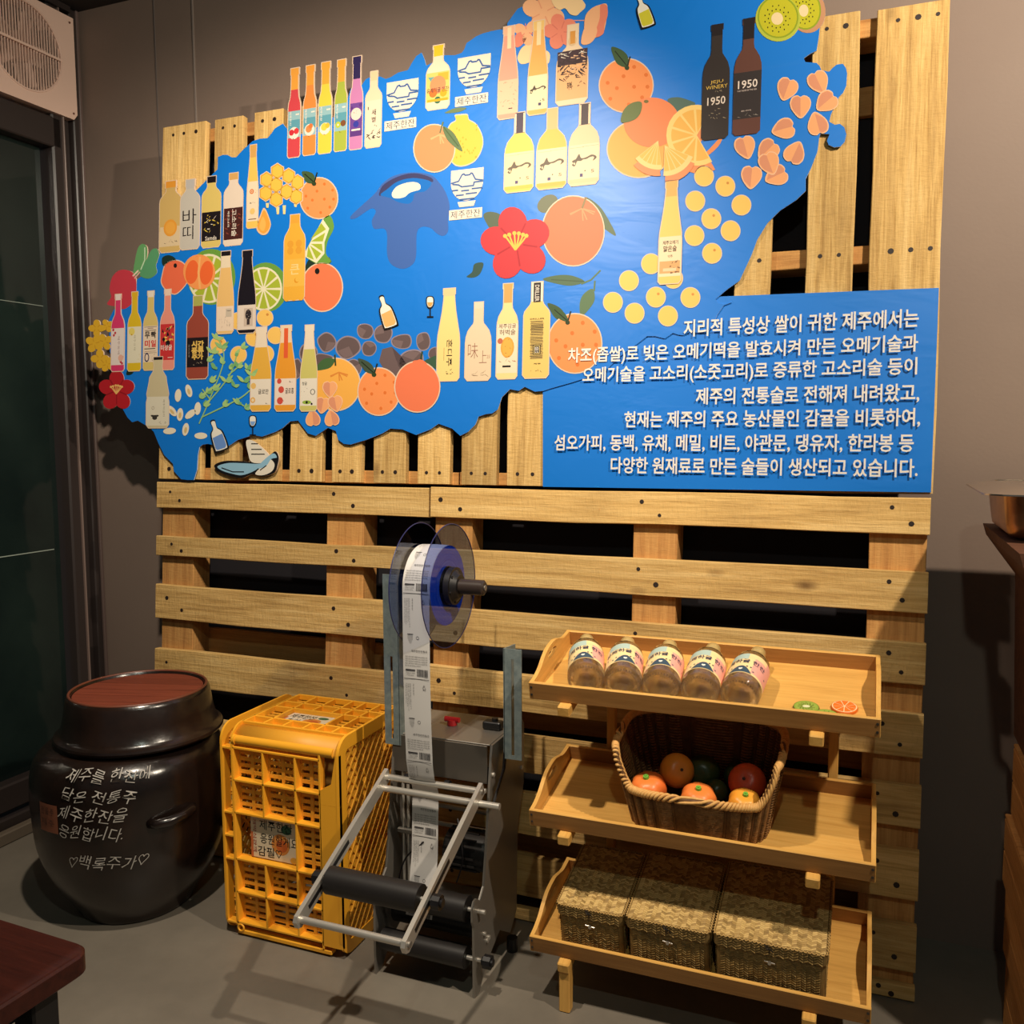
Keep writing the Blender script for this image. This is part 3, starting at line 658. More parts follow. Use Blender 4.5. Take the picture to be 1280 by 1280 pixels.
bottle('slim', 378, 398.5, 514, 407.5, (208, 198, 112), (238, 220, 196), .08, (236, 226, 208), (.06, .38), 6, neck=((238, 220, 196), .72, .93), deco=lambda o: (o.dot(.4, .1, .55, (150, 180, 70), .2), o.dot(.4, .1, .14, BK), o.dot(.7, .08, .12, BK), o.dot(.75, .22, .3, (60, 56, 50), .3), o.dot(.75, .22, .22, (236, 226, 208), .24), o.txt('청귤', .1, .4, .3, .34, (80, 80, 70)), o.scrib(.05, .4, .2, .3, (120, 110, 100), 5, 5, .0006)))
bottle('slim', 548, 575.5, 476.5, 362, (252, 220, 140), (244, 206, 150), .08, None, (0, 0), 3, deco=lambda o: (o.txt('혼디주', .42, .68, .16, .45, BK, 1), o.scrib(.3, .75, .07, .12, BK, 8, 3, .001), o.box(.3, .315, .22, .36, (120, 90, 50))))
bottle('round', 583, 614.5, 476, 379, (236, 210, 176), (240, 214, 186), .08, None, (0, 0), 3, deco=lambda o: (o.txt('味', .1, .5, .28, .48, (150, 100, 80), 0, -.012), o.txt('上', .55, .85, .22, .38, (150, 100, 80), 0, -.012), o.txt('25', .85, .97, .28, .32, (150, 100, 80), 0, -.01), o.scrib(.05, .95, .06, .09, (150, 120, 90), 10, 3, .0007)))
bottle('wine', 622, 647.5, 474, 356, (246, 220, 152), (236, 166, 96), .2, (246, 226, 194), (.06, .58), 3, deco=lambda o: (o.txt('제주감귤', .08, .92, .53, .58, (120, 90, 70)), o.txt('허벅술', .12, .9, .46, .52, (110, 84, 60)), o.dot(.52, .33, .66, (232, 168, 70), .95), o.dot(.52, .33, .5, (240, 180, 80), .8), o.dot(.16, .40, .26, (200, 110, 80)), o.scrib(.3, .7, .22, .44, (190, 130, 60), 7, 3, .0012), o.scrib(.1, .9, .185, .19, (150, 80, 60), 6, 2, .0008), o.box(.3, .7, .12, .14, BK)))
def e4(o):
    rn = random.Random(5)
    for i in range(34):
        f = .20+i*.0118; a = .26+rn.random()*.03; o.box(a, .78-rn.random()*.03, f, f+.004+rn.random()*.004, (70, 56, 46))
    o.box(.38, .68, .245, .345, (34, 28, 28)); o.box(.41, .65, .252, .338, (240, 210, 130)); o.box(.43, .63, .258, .332, (34, 28, 28)); o.txt('한잔', .45, .61, .265, .325, WH, 0, .02)
    o.txt('DRILLER', .42, .58, .80, .97, WH, 1); o.txt('DRILLER', .25, .8, .61, .625, (90, 70, 40)); o.txt('제주', .42, .7, .14, .155, (90, 70, 40)); o.scrib(.3, .7, .07, .075, (90, 70, 40), 5, 5, .0006)
bottle('square', 655, 687, 473, 354, (240, 204, 116), (246, 230, 206), .2, None, (0, 0), 4, deco=lambda o: (o.box(.36, .64, .79, .995, (52, 40, 40)), e4(o)))
bottle('long', 624, 648, 150, 36, (246, 164, 138), (246, 188, 150), .1, (246, 196, 160), (.05, .42), 3, deco=lambda o: (o.box(.42, .62, .76, .99, (250, 222, 176)), o.scrib(.1, .9, .12, .4, (170, 120, 100), 14, 5, .0008), o.box(.55, .75, .1, .11, (60, 40, 50))))
bottle('long', 661, 685, 144.7, 29, (242, 178, 96), (246, 200, 120), .1, (246, 228, 182), (.05, .42), 3, deco=lambda o: (o.box(.40, .62, .74, .99, (250, 224, 170)), o.horse(.24, (84, 70, 58)), o.box(.55, .7, .09, .12, (70, 60, 100)), o.txt('5', .75, .88, .13, .16, (90, 76, 66)), o.dot(.66, .14, .05, BK)))
bottle('round', 696.5, 735, 132, 34, (244, 214, 176), None, 0, (240, 180, 124), (.06, .68), 3, deco=lambda o: (o.box(.02, .98, .50, .68, (72, 50, 56)), o.scrib(.02, .98, .40, .56, (60, 44, 46), 36, 5, .003), o.scrib(.05, .9, .42, .62, (240, 190, 150), 14, 15, .0018), o.scrib(.05, .95, .32, .42, (80, 56, 50), 16, 25, .0015), o.txt('허벅', .35, .5, .18, .28, BK), o.scrib(.5, .9, .2, .27, (120, 80, 60), 5, 5, .0012), o.dot(.5, .80, .26, (236, 200, 150), .3), o.box(.42, .58, .76, .92, (226, 156, 70)), o.scrib(.05, .95, .60, .66, WH, 8, 6, .0012)))
def hor(bodyc):
    def d(o):
        o.horse(.26, (112, 98, 84)); o.box(.38, .48, .10, .14, (96, 84, 120)); o.txt('5', .75, .86, .14, .18, (130, 110, 90)); o.dot(.55, .17, .04, BK)
        o.box(.02, .5, .465, .468, (170, 150, 120)); o.box(.45, .98, .472, .475, (170, 150, 120)); o.box(.02, .98, .03, .075, bodyc)
    return d
bottle('round', 632, 667.5, 241, 143, (246, 204, 100), (84, 70, 84), .26, (246, 220, 170), (.07, .50), 3, deco=lambda o: (o.box(.33, .38, .745, .99, (248, 226, 190)), o.box(.62, .67, .745, .99, (248, 226, 190)), hor((240, 190, 90))(o)))
bottle('round', 672, 708.5, 237, 138, (242, 190, 96), (244, 186, 130), .26, (246, 222, 180), (.07, .50), 3, deco=hor((238, 180, 90)))
bottle('round', 712, 749, 232.5, 132, (238, 206, 164), (84, 70, 72), .26, (246, 220, 180), (.07, .50), 3, deco=lambda o: (o.box(.33, .38, .745, .99, (248, 216, 180)), o.box(.62, .67, .745, .99, (248, 216, 180)), hor((238, 200, 156))(o)))
bottle('wine', 877, 911, 176.6, 33.6, (58, 50, 48), (40, 34, 36), .1, None, (0, 0), 5, border=False, deco=lambda o: (o.txt('JEJU', .30, .76, .482, .515, (250, 206, 90), 0, -.01), o.txt('WINERY', .14, .92, .44, .472, (250, 206, 90), 0, -.01), o.scrib(.3, .7, .40, .43, (190, 170, 140), 5, 2, .0006), o.txt('1950', .2, .86, .30, .37, (240, 222, 206), 0, .01), o.scrib(.25, .8, .18, .27, (190, 170, 140), 10, 7, .0007)))
bottle('wine', 916, 950.6, 170.6, 26, (104, 66, 56), (40, 34, 36), .18, (58, 50, 50), (.14, .54), 5, border=False, deco=lambda o: (o.txt('1950', .16, .86, .40, .47, (244, 226, 214), 0, .01), o.txt('THE TASTE OF THE SEA', .14, .84, .375, .388, (220, 200, 190)), o.txt('JEJU WINE', .3, .66, .2, .212, (220, 200, 190)), o.scrib(.15, .85, .16, .17, (160, 150, 140), 6, 2, .0006)))
bottle('slim', 824, 851.5, 355.7, 228.5, (252, 204, 112), (240, 178, 100), .15, (248, 222, 180), (.07, .46), 6, deco=lambda o: (o.txt('제주오메기', .16, .86, .38, .42, (80, 56, 44), 0, .02), o.txt('맑은술', .2, .8, .31, .37, (80, 56, 44), 0, .02), o.txt('약주', .4, .62, .25, .28, (120, 90, 70)), o.box(.04, .96, .1, .22, (222, 170, 112)), o.scrib(.35, .95, .1, .22, (130, 84, 56), 12, 3, .0022), o.box(.2, .8, .12, .15, (240, 206, 160))))

# ---- bowl logos
def bowl(x0, x1, yt, yb, tx0, tx1, ty0, ty1):
    o = Art('printed_logo', sign, 2); xc = (x0+x1)/2; a = uv(x0, (yt+yb)/2); b_ = uv(x1, (yt+yb)/2); bt = uv(xc, yb); tp = uv(xc, yt)
    W_, H_ = (b_[0]-a[0]), tp[1]-bt[1]
    P = lambda x, z: (a[0]+x*W_, bt[1]+z*H_)
    sem = [P(0, 1), P(1, 1), P(1, .68)]+[P(.5+.5*cos(t), .68-.52*sin(t)) for t in [pi*i/16 for i in range(1, 16)]]+[P(0, .68)]
    o.polyuv(sem, (244, 226, 204)); o.polyuv([P(.22, .14), P(.78, .14), P(.72, 0), P(.28, 0)], (244, 226, 204))
    c_ = (60, 100, 160)
    def st(pts, w=.022):
        h = w*W_
        q = [P(*p) for p in pts]
        for (x_, z_), (x2, z2) in zip(q, q[1:]):
            dx, dz = x2-x_, z2-z_; l = math.hypot(dx, dz); nx, nz = -dz/l*h, dx/l*h; ex, ez = dx/l*h*.6, dz/l*h*.6
            o.polyuv([(x_+nx-ex, z_+nz-ez), (x2+nx+ex, z2+nz+ez), (x2-nx+ex, z2-nz+ez), (x_-nx-ex, z_-nz-ez)], c_)
    st([(.02, .66), (.24, .70), (.34, .86), (.40, .88), (.44, .84), (.58, .84), (.62, .88), (.66, .87), (.76, .70), (.98, .66)])
    st([(.08, .62), (.24, .62), (.30, .55), (.44, .55), (.46, .62)] if False else [(.06, .63), (.24, .60), (.34, .54), (.70, .54), (.72, .63), (.98, .63)])
    st([(.06, .46), (.22, .46)]); st([(.34, .43), (.56, .43)]); st([(.66, .46), (.96, .46)]); st([(.18, .32), (.40, .32)]); st([(.48, .34), (.80, .34)]); st([(.30, .20), (.72, .20)])
    t0 = uv(tx0, (ty0+ty1)/2); t1 = uv(tx1, (ty0+ty1)/2); tb, tt = uv((tx0+tx1)/2, ty1)[1], uv((tx0+tx1)/2, ty0)[1]
    o.polyuv([(t0[0], tb), (t1[0], tb), (t1[0], tt), (t0[0], tt)], (244, 226, 204))
    vs, fs, w, h = textgeo('제주한잔', .0); k = o.slot((56, 70, 96)); i0 = len(o.v); o.d -= .00002
    for p in vs: o.v.append((t0[0]+(t1[0]-t0[0])*(.05+.9*p[0]/w), o.d, tb+(tt-tb)*(.12+.76*p[1]/h)))
    for f in fs: o.f.append(tuple(i0+q for q in f)); o.mi.append(k)
    o.done()
bowl(485.5, 525, 102.5, 148.5, 483, 522.5, 151, 163.5)
bowl(574, 615, 72, 118.5, 571, 612, 120.5, 133)
bowl(565.5, 606, 213, 259.5, 563.5, 604.5, 262.5, 275)

# ---- fruit
def leafp(o, x0, y0, x1, y1, w, col, vein=None, bend=0.2):
    dx, dy = x1-x0, y1-y0; l = math.hypot(dx, dy); nx, ny = -dy/l, dx/l
    o.poly([(x0, y0), (x0+dx*.3+nx*w*.8, y0+dy*.3+ny*w*.8), (x0+dx*.65+nx*w*.75, y0+dy*.65+ny*w*.75), (x1, y1), (x0+dx*.65-nx*w*.6, y0+dy*.65-ny*w*.6), (x0+dx*.3-nx*w*.75, y0+dy*.3-ny*w*.75)], col, True)
    if vein: o.line([(x0, y0), (x0+dx*.8, y0+dy*.8)], 1.2, vein)
def orange(x, y, rx, ry, col, lvl=1, dots=False, leaf=None, border=True, thick=False, star=None, leafc=(66, 92, 56), rot=0, name='printed_orange'):
    o = Art(name, sign, lvl)
    if leaf and not dots: leafp(o, *leaf, leafc)
    if border: o.ell(x, y, rx+1.4, ry+1.4, EDGE, rot, 36, back=-.0062 if thick else None)
    o.ell(x, y, rx, ry, col, rot, 36)
    if dots:
        dc = tuple(int(c*f) for c, f in zip(col, (.93, .8, .62)))
        for a, b_ in ((-.7, -.1), (-.1, -.35), (.3, -.7), (.75, -.4), (-.35, .1), (.3, .05), (.8, .05), (-.6, .5), (.6, .45), (.1, .72)):
            o.ell(x+a*rx, y+b_*ry, rx*.075, ry*.075, dc, 0, 10)
        if leaf: leafp(o, *leaf, leafc, (30, 40, 24))
        if leaf: o.line([(leaf[0]-1, leaf[1]+1), (leaf[0]+3, leaf[1]-13)], 1.8, (34, 44, 30))
        if leaf: o.ell(leaf[0]-1, leaf[1]+1, 3, 3, (50, 66, 36), 0, 10)
    if star:
        sx, sy, sl, sc = star
        for an in (-1.2, -.3, .5, 1.5, 2.6, 3.6): o.line([(sx, sy), (sx+sl*cos(an), sy+sl*abs(sin(an))*.9)], 1.4, sc)
    return o
def spotc(o, x, y, r=3): o.ell(x, y, r, r*1.3, (26, 26, 24), 0, 12)
OR, CO, YE = (250, 152, 88), (242, 124, 82), (250, 196, 90)
o = orange(401, 249, 23, 25, OR, 1, True, (396, 230, 380, 216, 8)); o.done()
o = Art('printed_leaf', sign, 0); o.poly([(384, 342), (388, 326), (398, 325), (408, 332), (404, 344)], (34, 56, 44), True); o.poly([(406, 330), (414, 322), (417, 328), (412, 334)], (70, 104, 60)); o.done()
o = orange(405, 360, 25, 29.5, CO, 1); spotc(o, 399, 340); o.done()
o = orange(784, 109, 33, 33, OR, 1, True, (786, 86, 766, 61, 10)); o.done()
o = Art('printed_leaf', sign, 0); leafp(o, 836, 126, 870, 131, 5.5, (92, 116, 104)); o.poly([(836, 126), (870, 131), (855, 140), (846, 140)], (92, 116, 104), True); o.done()
o = orange(800, 188, 39, 35, (250, 176, 92), 1); o.done()
o = orange(816, 155, 35, 31, (244, 142, 92), 2, border=False); o.ell(809, 129, 3, 2, (120, 110, 60)); o.done()
o = Art('printed_leaf', sign, 4); o.poly([(778, 155), (781, 140), (791, 131), (803, 130), (802, 143), (794, 152)], (112, 124, 76), True); o.done()
def half(cx, cy, r, a0, a1, rim, flesh, seg=(252, 214, 130), lvl=5, n=6, peel=None, off=(3, 4), name='printed_orange_slice'):
    """wedge of a citrus slice, angles in photo degrees clockwise from right"""
    o = Art(name, sign, lvl)
    A = lambda k, rr: (cx+rr*cos(radians(k)), cy+rr*sin(radians(k)))
    st = [a0+(a1-a0)*i/18 for i in range(19)]
    full = abs(a1-a0) >= 360
    c0 = [] if full else [(cx, cy)]
    if peel: o.poly([(p[0]+off[0], p[1]+off[1]) for p in [A(k, r) for k in st]+c0], peel)
    o.poly([A(k, r) for k in st]+c0, seg if not full else rim)
    if full: o.poly([A(k, r*.9) for k in st], seg)
    for i in range(n):
        k0 = a0+(a1-a0)*(i+.08)/n; k1 = a0+(a1-a0)*(i+.92)/n; ks = [k0+(k1-k0)*j/4 for j in range(5)]
        km = (k0+k1)/2
        o.poly([A(k, r*.84) for k in ks]+[A(km, r*.09)], flesh)
    return o
o = half(872, 171, 38, 60, 300, None, (246, 186, 90), lvl=2, n=7, peel=(242, 150, 96), off=(4, 10)); o.done()
o = Art('printed_orange_slice', sign, 1); o.poly([(858, 205), (880, 195), (903, 172), (900, 183), (886, 196), (870, 203)], (242, 150, 96), True); o.done()
half(824, 178, 36, 82, 142, None, (250, 190, 96), (252, 214, 140), 5, 5, (244, 150, 100), (-2, 8)).done()
half(832, 184, 38, 22, 92, None, (250, 190, 96), (252, 214, 140), 6, 5, (244, 150, 100), (2, 8)).done()
o = Art('printed_leaf', sign, 0); o.ell(686, 256, 14, 10, (118, 122, 98), -35); o.done(); o = Art('printed_leaf', sign, 0); leafp(o, 733, 248, 771, 296, 9, (104, 118, 92), None); o.done()
o = orange(718, 290, 38, 43, (240, 128, 92), 1, False, None, True, False, (729, 262, 17, (248, 156, 110))); o.line([(729, 262), (734, 248)], 3, (150, 130, 90)); o.done()
o = Art('printed_leaf', sign, 0); leafp(o, 732, 353, 680, 350, 8, (88, 112, 84), (70, 90, 66)); leafp(o, 742, 362, 728, 396, 10, (96, 122, 88)); o.line([(728, 356), (740, 351), (752, 339)], 2, (96, 122, 88)); o.line([(744, 365), (745, 352)], 2, (96, 122, 88)); leafp(o, 708, 402, 686, 380, 8, (70, 92, 60), (36, 44, 28)); o.done()
o = orange(720, 430, 33, 36.5, OR, 1, True, (712, 403, 690, 384, 6)); o.done()
o = Art('printed_leaf', sign, 1); leafp(o, 585, 137, 558, 143, 3.5, (110, 128, 90)); o.done()
o = Art('printed_citron', sign, 1); P_ = [(571, 147), (578, 146), (586, 146), (588, 152), (597, 158), (604, 172), (604, 186), (596, 201), (582, 208), (570, 206), (562, 192), (560, 172), (565, 158), (572, 153)]
o.poly([(582+(x-582)*1.05, 177+(y-177)*1.05) for x, y in P_], EDGE, True); o.poly(P_, (246, 196, 78), True)
for a in range(26):
    rn = random.Random(a); o.ell(582+rn.uniform(-17, 17), 178+rn.uniform(-20, 22), .9, 1.4, (228, 170, 56), 0, 7)
o.done()
o = orange(545, 187, 25, 29, (250, 148, 98), 2, False, None, star=(552, 170, 13, (252, 176, 120))); leafp(o, 556, 160, 580, 191, 7, (100, 122, 84), (76, 96, 60)); o.line([(552, 168), (556, 154)], 2, (100, 122, 84)); o.done()
o = Art('printed_stone', sign, 0)
ST = [(411, 429, 11, 11), (437, 435, 14, 13), (459, 415, 10, 10), (481, 418, 12, 10), (464, 436, 9, 9), (388, 442, 12, 11), (406, 452, 14, 9), (372, 462, 8, 12), (505, 428, 12, 9), (531, 427, 9, 11), (517, 452, 15, 14), (546, 443, 8, 8), (444, 460, 9, 11), (552, 455, 6, 8)]
o.done() if False else None
for i, (x, y, rx, ry) in enumerate(ST):
    rn = random.Random(i+40); o = Art('printed_stone', sign, -.6+.06*i); k = [(x+rx*rn.uniform(.85, 1.1)*cos(t), y+ry*rn.uniform(.85, 1.1)*sin(t)) for t in [2*pi*j/7+i for j in range(7)]]
    o.poly([(x+(a-x)*1.13, y+(b_-y)*1.13) for a, b_ in k], (150, 138, 150), True); o.poly(k, (104, 86, 86), True)
    o.poly([k[0], k[1], k[2], (x+rx*.1, y-ry*.1)], (124, 104, 104)); o.done()
o = Art('printed_stone', sign, 0); o.poly([(476, 452), (480, 437), (492, 434), (503, 445), (516, 464), (505, 478), (492, 480)], (110, 92, 92)); o.poly([(492, 434), (503, 445), (516, 464), (508, 470), (497, 450)], (90, 74, 76)); o.done()
o = orange(423, 481, 29, 32, (250, 182, 82), 2, star=(426, 466, 12, (226, 140, 60))); leafp(o, 421, 450, 397, 463, 8, (70, 104, 60)); o.line([(422, 458), (421, 444)], 2, (54, 70, 40)); o.done()
o = orange(476, 490, 25.5, 29, OR, 3, True, (471, 468, 450, 449, 7), leafc=(66, 84, 66)); o.done()
o = Art('printed_leaf', sign, 2); o.poly([(529, 454), (540, 448), (549, 446), (549, 462), (538, 456)], (60, 92, 70), True); o.line([(528, 452), (530, 440)], 2, (54, 70, 40)); o.done()
o = orange(524, 484, 27.5, 31, (244, 126, 86), 4); o.poly([(517, 458), (519, 452), (524, 451), (528, 450), (534, 453), (537, 458), (537, 464), (517, 464)], (244, 126, 86), True); o.done()
o = Art('printed_leaf', sign, 1); o.poly([(206, 332), (206, 323), (214, 320), (222, 324), (222, 330), (212, 334)], (30, 52, 44), True); o.done()
o = Art('printed_orange', sign, 1); P_ = [(206, 345), (210, 332), (220, 327), (230, 329), (237, 338), (237, 352), (228, 364), (220, 368), (210, 362), (205, 354)]
o.poly([(221+(x-221)*1.06, 347+(y-347)*1.06) for x, y in P_], EDGE, True); o.poly(P_, (240, 112, 76), True); spotc(o, 222, 333, 2.2); o.done()
for cx, cy, rx, ry, lvl in ((264, 349, 30, 35, 0), (332, 362, 27, 31, 0)):
    o = Art('printed_lime_slice', sign, lvl); o.ell(cx+3, cy-2, rx, ry, (110, 160, 66)); o.ell(cx, cy, rx*.86, ry*.88, (240, 232, 196))
    for i in range(10):
        a0, a1 = 2*pi*(i+.1)/10, 2*pi*(i+.9)/10
        o.poly([(cx+rx*.78*cos(a0+(a1-a0)*j/3), cy+ry*.8*sin(a0+(a1-a0)*j/3)) for j in range(4)]+[(cx+rx*.1*cos((a0+a1)/2), cy+ry*.1*sin((a0+a1)/2))], (172, 186, 56))
    o.done()
o = Art('printed_lime_slice', sign, 1)
o.poly([(384, 316), (410, 271), (420, 284), (412, 303), (410, 318), (416, 328), (402, 332), (384, 322)], (110, 160, 66), True)
o.poly([(384, 316), (406, 275), (414, 287), (408, 304), (408, 318), (398, 330), (384, 322)], (240, 232, 196))
for q in (((391, 300), (404, 280), (410, 288)), ((391, 303), (409, 292), (406, 303)), ((391, 306), (405, 306), (406, 316)), ((390, 308), (404, 318), (398, 325)), ((388, 308), (395, 326), (386, 322))): o.poly(list(q), (172, 186, 56))
o.done()
o = Art('printed_grapefruit_half', sign, 2); o.ell(252, 341, 20, 22, (250, 158, 88), -8); o.ell(243, 341, 8, 15, (244, 108, 54), 8); o.ell(261, 342, 8, 15, (244, 108, 54), 8); o.line([(253, 322), (251, 342), (253, 362)], 2.4, (250, 184, 110)); o.done()
for cx, cy, rx, ry, lvl in ((1006, 14, 21, 27, 1), (973, 24, 26, 27.5, 2)):
    o = Art('printed_kiwi_slice', sign, lvl, True); o.ell(cx+3 if lvl == 1 else cx, cy+2, rx+2, ry+1, (206, 150, 110) if lvl == 1 else (190, 200, 70), -8, back=-.0062); o.ell(cx, cy, rx-.5, ry-1, (150, 166, 40), -8); o.ell(cx, cy, rx-2.5, ry-3, (202, 196, 40), -8); o.ell(cx-1, cy+2, rx*.28, ry*.28, (246, 222, 170))
    for i in range(26):
        a = 2*pi*i/26; k = .42 if i % 2 else .6
        o.ell(cx-1+rx*k*cos(a), cy+2+ry*k*sin(a), .8, 1.1, (50, 46, 20), 0, 6)
    o.done()
for i, (x, y) in enumerate([(881, 222), (907.5, 234.5), (870, 253), (927.5, 258), (890, 275), (869, 296), (914, 290), (891, 318), (787.5, 352), (767.5, 379), (821, 372.5), (794.5, 392.5), (836, 396), (864, 373), (815, 331), (842.5, 349), (276, 432), (301, 444), (300, 402), (334, 398), (347, 420), (335, 443), (320, 423)]):
    r = 11.5 if x > 400 else 9.5
    o = Art('printed_millet_grain', sign, 2); o.ell(x, y, r+1, r*1.05+1, EDGE); o.ell(x, y, r, r*1.05, (252, 202, 104)); 
    if i % 3 == 1: o.ell(x+3, y-4, 1.8, 1.8, (214, 146, 70), 0, 8)
    o.done()
PQ = 0
def petal(x, y, s, rot):
    r = radians(rot); global PQ; PQ += .09; o = Art('printed_buckwheat', sign, 3+PQ)
    sh = [(0, 1.25), (-.75, .55), (-1, -.15), (-.8, -.75), (-.3, -.95), (0, -.8), (.35, -.95), (.85, -.7), (1, -.1), (.7, .6)]
    T = lambda p, k=1: (x+s*k*(p[0]*cos(r)-p[1]*sin(r)), y+s*k*(p[0]*sin(r)+p[1]*cos(r)))
    o.poly([T(p, 1.1) for p in sh], (250, 200, 160), True); o.poly([T(p) for p in sh], (250, 176, 120), True)
    o.poly([T(p, .98) for p in [(0, 1.2), (-.75, .55), (-1, -.15), (-.8, -.75), (-.3, -.95), (0, -.8)]], (226, 152, 116)); o.done()
for x, y, r in [(984.5, 112.5, 20), (1023, 104, -25), (1001, 134, 0), (1034, 129, 50), (981, 163, 75), (1022.5, 158, 165), (932, 185, -15), (961, 189, 45), (993.6, 194, 205), (972, 221, 65), (940, 222, 5), (962, 205, -20)]: petal(x, y, 12, r)
for x, y, r in [(415, 486, 0), (406, 506, 10), (422, 504, -10), (394, 524, 175), (417.5, 524, 170)]: petal(x, y, 8.5, r)
for i, (x, y) in enumerate([(225.6, 494.7), (239, 489), (250, 511), (228, 518.5), (241, 518), (218, 514), (215, 539), (235, 537), (254, 545)]):
    o = Art('printed_rice_grain', sign, 2); a = (5, -15, 5, 5, 50, -40, 85, 10, 90)[i]; o.ell(x, y, 4, 8, (244, 232, 206), a); 
    if i % 2: o.ell(x, y+1, 1.8, 4, (220, 190, 130), a, 12)
    o.done()
# sprig
o = Art('printed_herb_sprig', sign, 4); G1, G2 = (150, 196, 130), (120, 178, 116)
for ln in ([(252, 530), (265, 500), (283, 450), (274, 420)], [(255, 522), (300, 500), (316, 488)], [(262, 505), (290, 470), (300, 440)], [(283, 450), (270, 436)], [(288, 470), (306, 455)], [(266, 500), (256, 487)], [(296, 500), (308, 508)]): o.line(ln, 1.4, G1, smooth=True)
rn = random.Random(3)
for x, y in [(274, 425), (280, 436), (268, 442), (262, 452), (280, 455), (297, 445), (305, 436), (300, 460), (312, 462), (262, 492), (253, 498), (258, 508), (270, 488), (286, 478), (296, 484), (308, 478), (314, 486), (302, 506), (310, 512), (282, 508), (266, 478), (290, 462), (272, 462), (318, 470)]:
    for a in (-.7, .2, 1.1): leafp(o, x, y, x+9*cos(a+rn.uniform(-2.2, .2)), y+9*sin(a-1.4), 2.6, rn.choice((G1, G2, (170, 206, 130))))
o.done()
# honeycomb
for i, (x, y) in enumerate([(349.5, 215.5), (336, 226), (363.5, 221.5), (348, 232.5), (374.5, 229.5), (335, 243), (361, 241), (348, 250.5), (373, 247)]):
    o = Art('printed_honeycomb', sign, 2); H6 = lambda s_: [(x+s_*cos(pi/6+k*pi/3), y+s_*1.12*sin(pi/6+k*pi/3)) for k in range(6)]
    o.poly(H6(9.6), EDGE); o.poly(H6(8.6), (226, 164, 54)); o.poly(H6(7.2), (248, 196, 78)); o.done()
o = Art('printed_honey_drop', sign, 2); o.poly([(333, 261), (340, 275), (341, 284), (337, 293), (331, 295), (325, 291), (323, 283), (327, 273)], (250, 200, 150), True); o.poly([(333, 264), (339, 276), (340, 284), (336, 291), (331, 293), (326, 289), (324.5, 283), (328, 274)], (244, 166, 66), True); o.poly([(331, 272), (335, 281), (332, 290), (327, 285)], (250, 186, 90), True); o.done()
for x, y, l in ((337, 255, 6), (350, 260, 9), (358, 258, 11), (372, 255, 5)): o = Art('printed_honey_drip', sign, 2); o.poly([(x-2, y), (x+2, y), (x+1.4, y+l), (x-1.4, y+l)], (248, 222, 150)); o.done()
# volcano
o = Art('printed_crater', sign, 0)
o.poly([(441, 271), (470, 244), (480, 231), (495, 221), (517, 217), (540, 220), (552, 231), (560, 244), (564, 260), (562, 275), (562, 290), (556, 296), (548, 293), (540, 286), (529, 285), (523, 293), (522, 322), (516, 333), (504, 337), (491, 331), (486, 318), (486, 295), (482, 287), (470, 287), (467, 277), (472, 266), (466, 262), (447, 274)], (66, 104, 176), True)
o.poly([(476, 243), (482, 232), (500, 222), (520, 218), (540, 223), (542, 229), (520, 224), (500, 228), (486, 238), (478, 246)], (60, 62, 104), True)
o.poly([(478, 245), (486, 238), (500, 228), (520, 224), (541, 229), (534, 240), (521, 243), (518, 252), (512, 256), (500, 254), (490, 249)], (20, 112, 200), True)
o.poly([(492, 243), (499, 234), (515, 229), (526, 231), (527, 238), (515, 242), (507, 248), (495, 249)], (240, 230, 210), True)
o.done()
o = Art('printed_leaf', sign, 0); o.poly([(585, 347), (592, 341), (595, 331), (606, 330), (602, 343), (594, 348)], (56, 84, 76), True); o.done()
# flowers
def flower(x, y, s, col, col2, n=5, rot=0, lvl=2, thick=False, sta=None, name='printed_camellia', sq=1.0):
    o = Art(name, sign, lvl)
    for k in range(n):
        a = radians(rot)+2*pi*k/n; px, py = x+s*.56*cos(a), y+s*.60*sin(a)*sq
        o.ell(px, py, s*.48, s*.42, col, math.degrees(a), 20, back=-.0062 if thick else None)
    o.ell(x, y, s*.42, s*.42*sq, col)
    for k in range(n):
        a = radians(rot)+2*pi*(k+.5)/n; o.line([(x+s*.2*cos(a), y+s*.2*sin(a)), (x+s*.62*cos(a), y+s*.66*sin(a)*sq)], s*.035+.5, col2)
    if sta:
        for dx in (-.32, -.2, -.05, .08, .2, .3):
            o.line([(x-.02*s, y+.18*s), (x+dx*s*.7, y-.1*s), (x+dx*s, y-(.32-abs(dx)*.3)*s)], max(1, s*.045), sta, smooth=True); o.ell(x+dx*s, y-(.32-abs(dx)*.3)*s, s*.055+.3, s*.055+.3, sta, 0, 8)
    o.done()
flower(149, 489, 22, (186, 32, 42), (150, 22, 32), 5, -90, 2, True, (244, 190, 110), sq=1.15)
flower(647, 306, 43, (206, 60, 66), (178, 46, 54), 5, -100, 2.5, False, (248, 190, 84))
o = Art('printed_leaf', sign, 0); o.poly([(606, 270), (616, 266), (630, 272), (632, 290), (618, 290), (612, 284)], (92, 104, 84), True); o.done(); o = Art('printed_leaf', sign, 0); o.poly([(163, 462), (172, 460), (168, 468), (161, 469)], (24, 44, 34), True); o.done()
for i, (x, y, s) in enumerate([(124, 411, 10), (121, 430, 11), (134, 428, 10), (128, 449, 11), (137, 456, 9), (137, 408, 8)]): flower(x, y, s, (232, 180, 48), (210, 156, 40), 4, 30*i, 1.4+.1*i, True, name='printed_canola_flower')
PK, PL2, PW = (248, 186, 138), (238, 138, 112), (250, 214, 160)
flower(660, 42, 16, PK, PL2, 3, 200, 1, True, name='printed_blossom')
